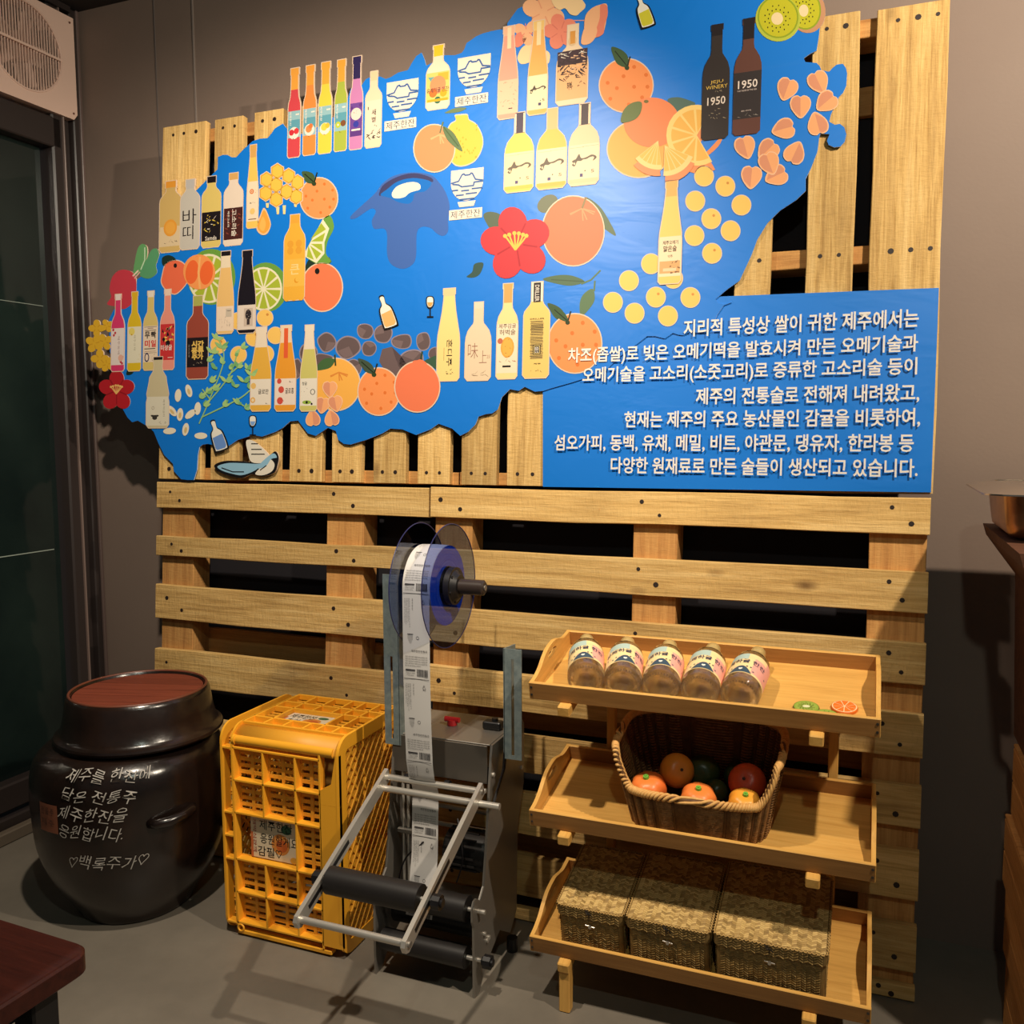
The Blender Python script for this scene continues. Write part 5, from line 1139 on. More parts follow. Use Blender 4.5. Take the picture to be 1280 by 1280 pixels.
# upright slotted brackets
def bracket(x, z0, z1, w, yf, dep, side, slot):
    b = bmesh.new()
    sx0, sx1 = x+w*.5-.0035, x+w*.5+.0035; s0, s1 = slot
    # front flange with a slot through it: four strips
    for xa, xb, za, zb in ((x, sx0, z0, z1), (sx1, x+w, z0, z1), (sx0, sx1, z0, s0), (sx0, sx1, s1, z1)):
        prism(b, [(xa, za), (xb, za), (xb, zb), (xa, zb)], yf, yf+.003)
    xs = x+w if side > 0 else x
    prism(b, [(yf, z0), (yf+dep, z0), (yf+dep, z1-.006), (yf, z1)], xs-.0015, xs+.0015, 'x')
    return fin('upright_bracket', b, GALV, mac)
bracket(mx(1.002), .545, .975, .042, my(-.412), .075, 1, (.56, .77))
bracket(mx(1.300), .525, .800, .046, my(-.352), .075, -1, (.535, .775))
# reel: separate roll on a spindle
RY, RZ = my(-.385), .952
DISC = thin_glass('tinted_acrylic', (188, 200, 232), 0.0, 1.45)
reel = empty('label_reel', (1.0, -.385, .952), label='reel with two blue tinted clear discs and a black hub, above the machine', cat='reel')
for x in (1.088, 1.172):
    b = bmesh.new(); ri, ro_ = .034, .150; n = 72
    rg = [[b.verts.new((x-1.0+dx, r*cos(2*pi*i/n), r*sin(2*pi*i/n))) for i in range(n)] for r, dx in ((ri, 0), (ro_, 0), (ro_, .0022), (ri, .0022))]
    for k in range(4):
        for i in range(n): b.faces.new((rg[k][i], rg[k][(i+1) % n], rg[(k+1) % 4][(i+1) % n], rg[(k+1) % 4][i]))
    dsc = fin('disc', b, DISC, reel)
    b = bmesh.new(); tube(b, [(x-1.0+.0011, .1503*cos(2*pi*i/n), .1503*sin(2*pi*i/n)) for i in range(n)], .0013, 6, True); fin('edge', b, mat((36, 40, 90), .3), dsc, smooth=180)
b = bmesh.new(); cyl(b, (1.175-1, 0, 0), (1.190-1, 0, 0), .046, n=40); cyl(b, (1.190-1, 0, 0), (1.202-1, 0, 0), .040, .028, 40)
for k in range(6):
    a = k*pi/3+.3; cyl(b, (1.189-1, .037*cos(a), .037*sin(a)), (1.194-1, .037*cos(a), .037*sin(a)), .004, n=8)
fin('hub', b, BLK, reel, smooth=35)
b = bmesh.new(); cyl(b, (1.046-1, 0, 0), (1.262-1, 0, 0), .0185, n=28); cyl(b, (1.262-1, 0, 0), (1.266-1, 0, 0), .0185, .014, 28); fin('spindle', b, mat((52, 42, 38), .35), reel, smooth=40)
b = bmesh.new(); cyl(b, (1.266-1, 0, 0), (1.268-1, 0, 0), .007, n=12); fin('bolt', b, STEEL, reel, smooth=40)
# paper roll and the strip of printed labels
PAP = mat((226, 220, 212), 0.5)
roll = empty('label_roll', (1.0, -.385, .952), label='roll of white printed labels with a long strip hanging down through the machine', cat='label roll')
b = bmesh.new(); n = 64; RR = .097
rings = [[b.verts.new((x-1, r*cos(2*pi*i/n), r*sin(2*pi*i/n))) for i in range(n)] for x, r in ((1.096, .048), (1.096, RR), (1.168, RR), (1.168, .048))]
for k in range(3):
    for i in range(n):
        f = b.faces.new((rings[k][i], rings[k][(i+1) % n], rings[k+1][(i+1) % n], rings[k+1][i])); f.material_index = 0 if k == 1 else 1
RB, bc = newmat('roll_end', 0.5); v = coords(RB, rnd=False); sp = N(RB, 'ShaderNodeSeparateXYZ'); L(RB, v, sp.inputs[0])
le = N(RB, 'ShaderNodeVectorMath', operation='LENGTH'); cb = N(RB, 'ShaderNodeCombineXYZ'); L(RB, sp.outputs[1], cb.inputs[1]); L(RB, sp.outputs[2], cb.inputs[2]); L(RB, cb.outputs[0], le.inputs[0])
ns = N(RB, 'ShaderNodeTexNoise', noise_dimensions='1D'); ns.inputs['Scale'].default_value = 130; L(RB, le.outputs['Value'], ns.inputs['W'])
L(RB, ramp(RB, ns.outputs[0], [(.3, (40, 104, 220)), (.55, (84, 148, 240)), (.75, (140, 184, 248))]), bc)
fin('roll', b, [PAP, RB], roll, smooth=35)
# strip path in (y, z), local to the roll
path = [(-RR*cos(a), RR*sin(a)) for a in [radians(120-6*i) for i in range(20)]]
path = [(p[0]*1.012, p[1]*1.012) for p in path]+[(-.098, -.06), (-.0975, -.20), (-.094, -.32), (-.088, -.42), (-.078, -.462), (-.066, -.478), (-.058, -.50), (-.062, -.58), (-.066, -.66), (-.085, -.75), (-.10, -.80)]
pl = [0]
for a, b_ in zip(path, path[1:]): pl.append(pl[-1]+math.hypot(b_[0]-a[0], b_[1]-a[1]))
def on_path(s_):
    s_ = min(max(s_, 0), pl[-1]-1e-6)
    for i in range(len(pl)-1):
        if pl[i] <= s_ <= pl[i+1]:
            t = (s_-pl[i])/(pl[i+1]-pl[i]); a, b_ = path[i], path[i+1]; dy, dz = b_[0]-a[0], b_[1]-a[1]; l = math.hypot(dy, dz)
            return a[0]+dy*t, a[1]+dz*t, dz/l, -dy/l
SX0, SX1 = 1.0965-1, 1.1675-1
b = bmesh.new(); K = 90; R0_ = []
for i in range(K+1):
    y, z, ny, nz = on_path(pl[-1]*i/K)
    bow = lambda u: .0012*sin(u*pi)
    R0_.append([b.verts.new((SX0+(SX1-SX0)*u-.004*(i/K), y+ny*bow(u), z+nz*bow(u))) for u in (0, .25, .5, .75, 1)])
for A, B in zip(R0_, R0_[1:]):
    for j in range(4): b.faces.new((A[j], A[j+1], B[j+1], B[j]))
st = fin('label_strip', b, mat((214, 210, 206), .45), roll, smooth=180)
# print on the strip
V_, F_ = [], []
def sp_pt(u, s_, off=.0016):
    y, z, ny, nz = on_path(s_); return (SX0+(SX1-SX0)*u-.004*(s_/pl[-1]), y+ny*off, z+nz*off)
def sbox(u0, u1, s0, s1):
    n_ = max(1, int(abs(s1-s0)/.01)); i0 = len(V_)
    for k in range(n_+1):
        s_ = s0+(s1-s0)*k/n_; V_.append(sp_pt(u0, s_)); V_.append(sp_pt(u1, s_))
    for k in range(n_): F_.append((i0+2*k, i0+2*k+1, i0+2*k+3, i0+2*k+2))
rn = random.Random(11)
def stext(t, u0, u1, s0, s1, rot=False):
    vs, fs, w, h = textgeo(t, 0); i0 = len(V_)
    for x, y in vs:
        a, c = (x/w, 1-y/h) if not rot else (y/h, x/w)
        V_.append(sp_pt(u0+(u1-u0)*a, s0+(s1-s0)*c))
    for f in fs: F_.append(tuple(i0+q_ for q_ in f))
PER = .205; s0 = .005
while s0 < pl[-1]-.02:
    e = lambda q_: s0+q_*PER
    V0_ = len(V_)
    sbox(.03, .97, e(0), e(.006))
    for k in range(5): stext(('한글표시사항 및 제품 정보 안내', '원재료명 정제수 감귤 농축액', '유통기한 제조일로부터 1년')[k % 3], .08+.045*k, .105+.045*k, e(.06), e(.06+.34*rn.uniform(.7, 1)), True)
    stext('제주한잔', .36, .40, e(.06), e(.2), True)
    stext('♻', .72, .84, e(.07), e(.14))
    # little bowl drawing and moon
    for k in range(7):
        u = .20+.028*k; hh = .05*sin((k+.8)/8*pi)+.02; sbox(u, u+.006, e(.48), e(.48+hh*1.6))
    sbox(.18, .4, e(.475), e(.482))
    i0 = len(V_)
    for k in range(14):
        a = 2*pi*k/14
        for r in (1, .78): V_.append(sp_pt(.56+.055*r*cos(a), e(.52)+.0042*r*sin(a)))
    for k in range(14): j = (k+1) % 14; F_.append((i0+2*k, i0+2*j, i0+2*j+1, i0+2*k+1))
    stext('제주한잔전통주', .32, .92, e(.66), e(.69))
    for k in range(5): stext('식품의 유형 과실주 내용량 360 ml 제조원 제주', .08, .92-.25*(k == 4), e(.735+.027*k), e(.752+.027*k))
    sbox(.1, .46, e(.892), e(.908)); sbox(.1, .46, e(.915), e(.918)); stext('고객상담실 및 보관방법', .1, .44, e(.93), e(.945)); stext('소비자 문의', .1, .4, e(.955), e(.97))
    u = .52
    while u < .92:
        w_ = rn.choice((.008, .014, .02)); sbox(u, u+w_, e(.885), e(.972)); u += w_+rn.choice((.008, .014))
    s0 += PER
meshobj('print', V_, F_, mat((66, 62, 64), .6), st)

# ------------------------------------------------------------------ tray stand
TL, TW, TILT = .733, .285, radians(11.6)
TZ = (.724, .428, .127); TX, TY = 1.415, -.48
rack = empty('tray_rack', (1.78, -.33, 0), label='three tier bamboo tray rack with slim posts in front of the pallets', cat='rack')
rx = lambda x: x-1.78
ry = lambda y: y+.33
def rbox(name, x, y0, z0, y1, z1, w=.028, h=.024):
    """bar from (y0,z0) to (y1,z1) at x"""
    b = bmesh.new(); l = math.hypot(y1-y0, z1-z0); a = math.atan2(z1-z0, y1-y0)
    vs = box(b, (0, 0, 0), (l, w, h), .0025); 
    o = fin(name, b, BAMB, rack)
    o.matrix_local = Matrix.Translation((rx(x), ry((y0+y1)/2), (z0+z1)/2)) @ Matrix.Rotation(pi/2, 4, 'Z') @ Matrix.Rotation(-a, 4, 'Y')
    return o
for x in (1.50, 2.03):
    for k, z in enumerate(TZ):
        dz = (TW)*sin(TILT); zz = z-.014
        rbox('support', x, -.497, zz-.0025, -.178, zz+.063)
    rbox('front_leg', x, -.475, 0.0, -.475, .112, .026, .026)
    rbox('front_leg_brace', x+.0, -.47, .10, -.25, .155, .02, .02) if False else None
for x in (1.527, 2.055):
    rbox('post', x, -.186, 0.0, -.186, .80, .022, .020)
for z in (.36, .66):
    b = bmesh.new(); box(b, (0, 0, 0), (.528, .014, .02), .002); o = fin('cross_bar', b, BAMB, rack); o.location = (rx(1.79), ry(-.168), z)
def handle_side(x):
    """tray end with raised back, curved top and oval grip hole; length on local X"""
    top = [(0, .040), (.03, .041), (.06, .048), (.09, .062), (.12, .071), (.165, .071), (.195, .062), (.225, .050), (.25, .046), (TW, .045)]
    top = catmull(top, 4, False); hole = [( .143+.030*cos(t)*(1 if abs(cos(t)) < .8 else 1), .050+.0085*sin(t)) for t in [2*pi*i/24 for i in range(24)]]
    outl = [(TW, 0), (0, 0)]+[tuple(p) for p in top]
    pts = [Vector((*p, 0)) for p in outl]; hp = [Vector((*p, 0)) for p in hole]
    tris = tessellate_polygon([pts, hp]); allp = outl+hole
    V = [(p[0], -.0045, p[1]) for p in allp]+[(p[0], .0045, p[1]) for p in allp]; n = len(allp); F = []
    for t in tris: F.append(tuple(t)); F.append(tuple(n+q_ for q_ in t[::-1]))
    for rng in (range(len(outl)), range(len(outl), n)):
        rng = list(rng)
        for i, k in enumerate(rng):
            j = rng[(i+1) % len(rng)]; F.append((k, j, n+j, n+k))
    return V, F
HSV, HSF = handle_side(0)
trays = []
names = ['top bamboo tray of the rack, holding five clear bottles lying down', 'middle bamboo tray of the rack, holding the wicker basket of fruit', 'bottom bamboo tray of the rack, holding three woven boxes']
def make_tray(i):
    t = empty('serving_tray', (TX, TY, TZ[i]), (TILT, 0, 0), names[i], 'tray', 'bamboo trays on the rack')
    def bb(name, x, y, z, dx, dy, dz):
        b = bmesh.new(); box(b, (0, 0, 0), (dx, dy, dz), .0015); o = fin(name, b, BAMB, t); o.location = (x, y, z); return o
    bb('tray_base', TL/2, TW/2, .006, TL-.012, TW-.012, .006)
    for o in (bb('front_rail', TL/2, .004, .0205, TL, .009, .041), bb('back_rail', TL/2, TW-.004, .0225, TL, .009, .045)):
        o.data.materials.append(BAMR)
        for f in o.data.polygons: f.material_index = 1 if abs(f.normal.y) > .8 else 0  # shade of the upright faces put into their colour
    for x in (.005, TL-.005):
        o = meshobj('handle_end', HSV, HSF, BAMB, t); o.data.validate(); bm_ = bmesh.new(); bm_.from_mesh(o.data); bmesh.ops.recalc_face_normals(bm_, faces=bm_.faces[:]); bm_.to_mesh(o.data); bm_.free()
        o.matrix_local = Matrix.Translation((x, 0, 0)) @ Matrix.Rotation(pi/2, 4, 'Z')
    for x in (.006, TL-.006):
        for z in (.012, .030):
            b = bmesh.new(); cyl(b, (0, 0, 0), (0, -.0012, 0), .0028, n=10); o = fin('screw', b, mat((90, 84, 78), .35, .8), t); o.location = (x, -.0005, z)
    return t
trays = [make_tray(i) for i in range(3)]
def tray_M(i): return Matrix.Translation((TX, TY, TZ[i])) @ Matrix.Rotation(TILT, 4, 'X')

# bottles lying in the top tray
GLASS = thin_glass('clear_glass', (254, 254, 254), 0.6, 1.6)
CAPM = mat((224, 196, 130), .35, .5)
lab_top, lab_y, lab_p = (178, 200, 190), (248, 220, 160), (246, 172, 158)
def make_bottle():
    """axis on local Z, base at z=0"""
    t = empty('liquor_bottle', label='x', cat='bottle', group='clear bottles lying in the top tray')
    b = bmesh.new()
    R_ = .0375
    pf = [(0, .014), (.010, .0135), (.020, .009), (.027, .002), (.031, .0), (.0355, .003), (R_, .010), (R_, .118), (.0355, .132), (.028, .146), (.018, .156), (.0135, .167), (.0125, .188), (.0125, .196)]
    pin = [(.0095, .196), (.0100, .168), (.015, .157), (.026, .143), (.0325, .128), (.0345, .115), (.0345, .018), (.027, .012), (0, .020)]
    lathe(b, pf+pin, 40); 
    # knurled ring round the foot
    for k in range(36):
        a = 2*pi*k/36; box(b, (.0325*cos(a), .0325*sin(a), .0005), (.0022, .0022, .0022))
    fin('glass_body', b, GLASS, t, smooth=50)
    b = bmesh.new(); lathe(b, [(0, .200), (.0145, .200), (.0158, .197), (.0158, .180), (.0148, .178), (.0158, .176), (.0158, .171)], 28); fin('cap', b, CAPM, t, smooth=35)
    V, F, MI = [], [], []; MM = [mat(c, .5) for c in (lab_y, lab_top, lab_p, (52, 78, 96), (40, 44, 80), (236, 236, 226))]
    RL = R_+.0005
    def cell(a0, a1, z0, z1, m_, off=0):
        k = max(1, int(abs(a1-a0)/8)); i0 = len(V)
        for q_ in range(k+1):
            a = radians(180-(a0+(a1-a0)*q_/k))
            for z in (z0, z1): V.append(((RL+off)*cos(a), (RL+off)*sin(a), z))
        for q_ in range(k): F.append((i0+2*q_, i0+2*q_+2, i0+2*q_+3, i0+2*q_+1)); MI.append(m_)
    def ctext(s_, a0, a1, z0, z1, m_, off=.0007, wave=.0):
        vs, fs, w, h = textgeo(s_, .012); i0 = len(V)
        for x, y in vs:
            a = radians(180-(a0+(a1-a0)*x/w)); z = z0+(z1-z0)*y/h+wave*sin(x/w*pi); V.append(((RL+off)*cos(a), (RL+off)*sin(a), z))
        for f in fs: F.append(tuple(i0+q_ for q_ in f)); MI.append(m_)
    # label faces +Y of the bottle frame (a = 90), reads with up towards the cap
    cell(195, -15, .028, .112, 0); cell(150, 80, .088, .1115, 1, .0002); cell(60, -15, .035, .1115, 2, .0002); cell(80, 20, .095, .1115, 0, .0003)
    i0 = len(V)
    for k in range(17):
        a = 125-70*k/16; zz = .030+.026*sin(pi*k/16)
        for z in (.030, zz): V.append(((RL+.0004)*cos(radians(a)), (RL+.0004)*sin(radians(a)), z))
    for k in range(16): F.append((i0+2*k, i0+2*k+2, i0+2*k+3, i0+2*k+1)); MI.append(3)
    ctext('♥', 96, 84, .038, .046, 5)
    ctext('유쾌하귤 한잔', 160, 20, .066, .082, 4, wave=.004)
    rn = random.Random(2)
    for k in range(16):
        a = 176-11*k; z = .034+rn.random()*.02; cell(a, a-5, z, z+.004, rn.choice((3, 2, 4)), .0005)
    lo = meshobj('label', V, F, MM, t, MI, smooth=180)
    return t
proto = make_bottle()
def copy_thing(o):
    c = o.copy(); COL.objects.link(c)
    for ch in list(o.children):
        d = ch.copy(); COL.objects.link(d); d.parent = c
        for g in list(ch.children):
            e_ = g.copy(); COL.objects.link(e_); e_.parent = d
    return c
blab = ['leftmost clear glass bottle lying in the top tray', 'second clear glass bottle from the left in the top tray', 'middle clear glass bottle of the five in the top tray', 'fourth clear glass bottle from the left in the top tray', 'rightmost clear glass bottle lying in the top tray, beside bare tray']
for i in range(5):
    t = proto if i == 0 else copy_thing(proto); t['label'] = blab[i]
    Ml = Matrix.Translation((.130+i*.0825, .016, .0505)) @ Matrix.Rotation(radians(13-5*i+3), 4, 'Z') @ Matrix.Rotation(-pi/2, 4, 'X') @ Matrix.Rotation(pi, 4, 'Z') @ Matrix.Rotation(radians((-6, 8, -3, 5, -8)[i]), 4, 'Z') @ Matrix.Scale(1.09, 4)
    t.matrix_world = tray_M(0) @ Ml
# fruit slices lying near the front rail
def slice_thing(name, label, kind, x, y, rot):
    t = empty(name, label=label, cat='fruit slice'); t.matrix_world = tray_M(0) @ Matrix.Translation((x, y, .0092)) @ Matrix.Rotation(rot, 4, 'Z')
    r = .026; n = 40
    skin, rim, flesh, core = ((110, 104, 44), (142, 168, 60), (150, 172, 70), (226, 224, 180)) if kind == 'kiwi' else ((226, 112, 30), (250, 220, 170), (240, 120, 40), (250, 220, 170))
    b = bmesh.new(); lathe(b, [(0, 0), (r, 0), (r+.0006, .003), (r-.0005, .006), (r-.0015, .0063)], n); fin('peel', b, mat(skin, .5), t, smooth=60)
    b = bmesh.new(); lathe(b, [(r-.0012, .0062), (0, .0064)], n); fin('rind', b, mat(rim, .4), t)
    if kind == 'kiwi':
        b = bmesh.new(); lathe(b, [(r*.84, .0066), (0, .0068)], n); fin('flesh', b, mat(flesh, .35), t)
        b = bmesh.new(); bmesh.ops.create_circle(b, cap_ends=True, radius=r*.22, segments=20, matrix=Matrix.Translation((0, 0, .0072)) @ Matrix.Diagonal((1.3, .9, 1, 1))); fin('core', b, mat(core, .4), t)
        b = bmesh.new()
        for k in range(34):
            a = 2*pi*k/34; q_ = r*(.36+.12*(k % 3)); bmesh.ops.create_circle(b, cap_ends=True, radius=.0009, segments=6, matrix=Matrix.Translation((q_*cos(a), q_*sin(a), .0073)) @ Matrix.Rotation(a, 4, 'Z') @ Matrix.Diagonal((1.8, .8, 1, 1)))
        tag(fin('seeds', b, mat((30, 26, 20), .4), t), kind='stuff')
    else:
        for k in range(9):
            b = bmesh.new(); a0, a1 = 2*pi*(k+.07)/9, 2*pi*(k+.93)/9; am = (a0+a1)/2
            P_ = [(r*.09*cos(am), r*.09*sin(am))]+[(r*.86*cos(a0+(a1-a0)*j/5), r*.86*sin(a0+(a1-a0)*j/5)) for j in range(6)]
            prism(b, P_, .0060, .0070, 'z'); fin('segment', b, mat(flesh, .35), t)
slice_thing('kiwi_slice', 'left kiwi slice in the top tray, fully in view', 'kiwi', .590, .068, .2)
slice_thing('kiwi_slice', 'kiwi slice half hidden by the front rail, between kiwi and orange slices', 'kiwi', .630, .040, .9)
slice_thing('orange_slice', 'orange slice at the right end of the top tray', 'orange', .664, .086, .5)

# ------------------------------------------------------------------ wicker basket
WK = {}
def wicker(name, a, b_):
    m, bc = newmat(name, 0.55, spec=.3); v = coords(m, rnd=True); L(m, ramp(m, noise(m, v, 90, 4, .7), [(.3, a), (.7, b_)]), bc); return m
WIC = wicker('wicker', (112, 78, 44), (178, 132, 82)); WIC2 = wicker('wicker_rim', (206, 152, 84), (232, 182, 112)); WIC3 = wicker('wicker_dark', (84, 56, 32), (116, 80, 48))
bk = empty('wicker_basket', label='brown wicker basket with low front and braided rim, on the middle tray', cat='basket'); bk.matrix_world = tray_M(1) @ Matrix.Translation((.366, .138, .0095))
def ro(a, W_, D_, n=4.2):
    c, s_ = cos(a), sin(a); return (W_*math.copysign(abs(c)**(2/n), c), D_*math.copysign(abs(s_)**(2/n), s_))
def rim_h(a):
    s_ = sin(a)        # -1 front, +1 back
    k = min(max((s_+.80)/.45, 0), 1); k = k*k*(3-2*k)
    return .095+.085*k
def bask(a, f):
    """point on the wall at angle a, height fraction f of the local wall"""
    g = min(f*rim_h(a)/.12, 1.3)
    x, y = ro(a, .150+.022*g, .100+.014*g); return Vector((x, y, f*rim_h(a)))
NST = 56
for k in range(NST):
    a = 2*pi*(k+.5)/NST
    b = bmesh.new(); tube(b, [bask(a, f)*1.0 for f in (0, .25, .5, .75, 1)], .0032, 6); fin('stake', b, WIC3, bk, smooth=180)
b = bmesh.new(); NW = 26
for r in range(NW):
    f = (r+.5)/NW; pts = []
    for k in range(NST*2):
        a = 2*pi*k/(NST*2); p = bask(a, f); nrm = Vector((p.x*.6, p.y*1.6, 0)).normalized()
        pts.append(p+nrm*.0034*(1 if ((k//1+r) % 2) else -1)*(1 if k % 2 else 1)*sin(pi*k/2+pi/4 + r*pi)*1.2+Vector((0, 0, random.uniform(-.0006, .0006))))
    tube(b, pts, .0022, 5, True)
tag(fin('weave', b, WIC, bk, smooth=180), kind='stuff')
b = bmesh.new(); P_ = [Vector((*ro(2*pi*i/40, .148, .098), .003)) for i in range(40)]
vs = [b.verts.new(p) for p in P_]; vt = [b.verts.new(p+Vector((0, 0, .004))) for p in P_]; b.faces.new(vs); b.faces.new(vt)
for i in range(40): b.faces.new((vs[i], vs[(i+1) % 40], vt[(i+1) % 40], vt[i]))
fin('base', b, WIC3, bk)
# added solid wall within the weave so that little light leaks through
b = bmesh.new(); G_ = [[b.verts.new(bask(2*pi*i/96, f)*1.0) for i in range(96)] for f in (0.0, .3, .6, .97)]
for A, B in zip(G_, G_[1:]):
    for i in range(96): b.faces.new((A[i], A[(i+1) % 96], B[(i+1) % 96], B[i]))
fin('light_block_liner', b, WIC3, bk, smooth=180)
b = bmesh.new(); 
core = [bask(2*pi*i/96, 1)+Vector((0, 0, .002)) for i in range(96)]
tube(b, core, .0062, 8, True); fin('rim_core', b, WIC3, bk, smooth=180)
for ph in range(3):
    b = bmesh.new(); pts = []; nn = 480
    for i in range(nn):
        a = 2*pi*i/nn; p = bask(a, 1)+Vector((0, 0, .002)); nrm = Vector((p.x*.6, p.y*1.6, 0)).normalized(); th = 44*a+ph*2*pi/3
        pts.append(p+nrm*.0065*cos(th)+Vector((0, 0, .0065*sin(th))))
    tube(b, pts, .0036, 6, True); fin('rim_strand', b, WIC2, bk, smooth=180)
# fruit in the basket
def fruitmat(a, b_, sc=120):
    m, bc = newmat('peel', .38, spec=.5); v = coords(m); L(m, ramp(m, noise(m, v, 5, 3, .5), [(.3, a), (.7, b_)]), bc); bump(m, noise(m, v, sc, 2, .5), .25, .002); return m
FO = fruitmat((232, 96, 36), (246, 140, 64)); FRD = fruitmat((196, 62, 30), (214, 84, 40)); FYE = fruitmat((226, 132, 36), (238, 156, 60)); FAV = fruitmat((38, 50, 26), (56, 70, 34), 60); GST = mat((110, 176, 60), .5)
BKM = tray_M(1) @ Matrix.Translation((.366, .138, .0095))
def fruit(name, label, cat, x, y, z, r, m, ridges=0, stem=None, sx=1, sz=1, tilt=(0, 0, 0), pit=False, group=None):
    r *= 1.11; z += .006; x *= 1.12; t = empty(name, label=label, cat=cat, group=group); t.matrix_world = BKM @ Matrix.Translation((x, y, z)) @ Matrix.Rotation(tilt[0], 4, 'X') @ Matrix.Rotation(tilt[1], 4, 'Y')
    b = bmesh.new(); bmesh.ops.create_uvsphere(b, u_segments=48, v_segments=24, radius=r)
    for v_ in b.verts:
        a = math.atan2(v_.co.y, v_.co.x); h = v_.co.z/r; k = 1
        if ridges: k *= 1-.07*max(0,1-h*h)**.5*(1-abs(cos(a*ridges/2)))*1.4-.0
        dz = -.16*r*math.exp(-((1-h)*9)) if h > .3 else 0
        v_.co = Vector((v_.co.x*k*sx, v_.co.y*k, (v_.co.z)*sz+dz))
    fin('flesh', b, m, t, smooth=180)
    if stem:
        b = bmesh.new(); cyl(b, (0, 0, r*sz-.1*r-.004), (0, 0, r*sz-.0*r), r*.17, r*.15, 12); cyl(b, (0, 0, r*sz), (0, 0, r*sz+.002), r*.06, n=8)
        fin('stem', b, stem, t, smooth=40)
    if pit:
        b = bmesh.new(); cyl(b, (0, 0, r*sz-.16*r-.001), (0, 0, r*sz-.11*r), r*.09, n=10); fin('stem_scar', b, mat((60, 34, 22), .7), t)
og = 'ridged mandarins in the basket'
fruit('mandarin', 'ridged mandarin with green stem at the left front of the basket', 'fruit', -.098, -.045, .064, .038, FO, 7, GST, sz=.82, tilt=(.15, -.1, 0), group=og)
fruit('mandarin', 'ridged mandarin with green stem in the middle front of the basket', 'fruit', .004, -.058, .064, .036, FO, 7, GST, sz=.82, tilt=(.15, .05, 0), group=og)
fruit('mandarin', 'ridged mandarin with green stem at the right front corner of the basket', 'fruit', .092, -.054, .066, .033, fruitmat((240, 150, 40), (248, 180, 70)), 7, GST, sz=.82, tilt=(.2, .1, 0), group=og)
fruit('peach', 'yellow orange fruit with dark stem scar behind the left mandarins', 'fruit', -.050, .012, .082, .035, FYE, 0, None, tilt=(.9, .5, 0), pit=True)
fruit('peach', 'reddish orange fruit with dark stem scar at the right of the basket', 'fruit', .090, .006, .080, .037, FRD, 0, None, tilt=(.8, -.1, 0), pit=True)
fruit('avocado', 'dark green avocado behind the yellow orange fruit', 'fruit', -.004, .058, .060, .034, FAV, 0, None, sz=1.2, tilt=(1.2, 0, 0))
fruit('avocado', 'dark green avocado between yellow and reddish fruit, at the back', 'fruit', .066, .062, .056, .029, FAV, 0, None, sz=1.2, tilt=(1.1, .3, 0))
fruit('lime', 'small dark lime low between the middle mandarin and the reddish fruit', 'fruit', .030, .004, .050, .022, FAV, 0, None, sz=1.15, tilt=(1.2, .6, 0))
0 and fruit('mandarin', 'hidden ridged mandarin low at the back left of the basket', 'fruit', -.10, .05, .045, .036, FO, 7, GST, sz=.82) if False else None

# ------------------------------------------------------------------ woven boxes on the bottom tray
SEA, bc = newmat('seagrass', .6, spec=.3)
v = coords(SEA, rnd=False); at = N(SEA, 'ShaderNodeAttribute', attribute_name='tone'); at.attribute_type = 'GEOMETRY'
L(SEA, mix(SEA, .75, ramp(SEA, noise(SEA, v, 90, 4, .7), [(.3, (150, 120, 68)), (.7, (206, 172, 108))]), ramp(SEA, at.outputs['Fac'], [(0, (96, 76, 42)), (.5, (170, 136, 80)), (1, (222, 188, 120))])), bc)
def woven_panel(V, F, T_, o, ux, uy, n_, lx, ly, s=.0098, rn=None):
    """twill weave of raised strips: zigzag (herringbone) tiles over a rectangle"""
    nx, ny = max(2, round(lx/s)), max(2, round(ly/(s*.62)))
    dx, dy = lx/nx, ly/ny
    for i in range(nx):
        for j in range(ny):
            sg = 1 if i % 2 == 0 else -1
            cx, cy_ = (i+.5)*dx, (j+.5)*dy; sk = sg*dy*.45; h = .0012+rn.random()*.0012; t = rn.random()*(1 if n_.z > .5 else .45)+(.25 if n_.z > .5 else 0)  # top panels toned lighter than sides: overhead light put into the colour
            x0, x1, y0, y1 = cx-dx*.52, cx+dx*.52, cy_-dy*.46, cy_+dy*.46
            q = [(x0, y0-sk, .0), (x1, y0+sk, 0), (x1, y1+sk, 0), (x0, y1-sk, 0)]
            q = [(min(max(a, 0), lx), min(max(b_, 0), ly), c) for a, b_, c in q]
            mid = [(x0, cy_-sk, .2*h), (x1, cy_+sk, h)]
            mid = [(min(max(a, 0), lx), min(max(b_, 0), ly), c) for a, b_, c in mid]
            i0 = len(V)
            for a, b_, c in q+mid: V.append(tuple(o+ux*a+uy*b_+n_*(c)))
            F += [(i0, i0+1, i0+5, i0+4), (i0+4, i0+5, i0+2, i0+3)]; T_ += [t, t]
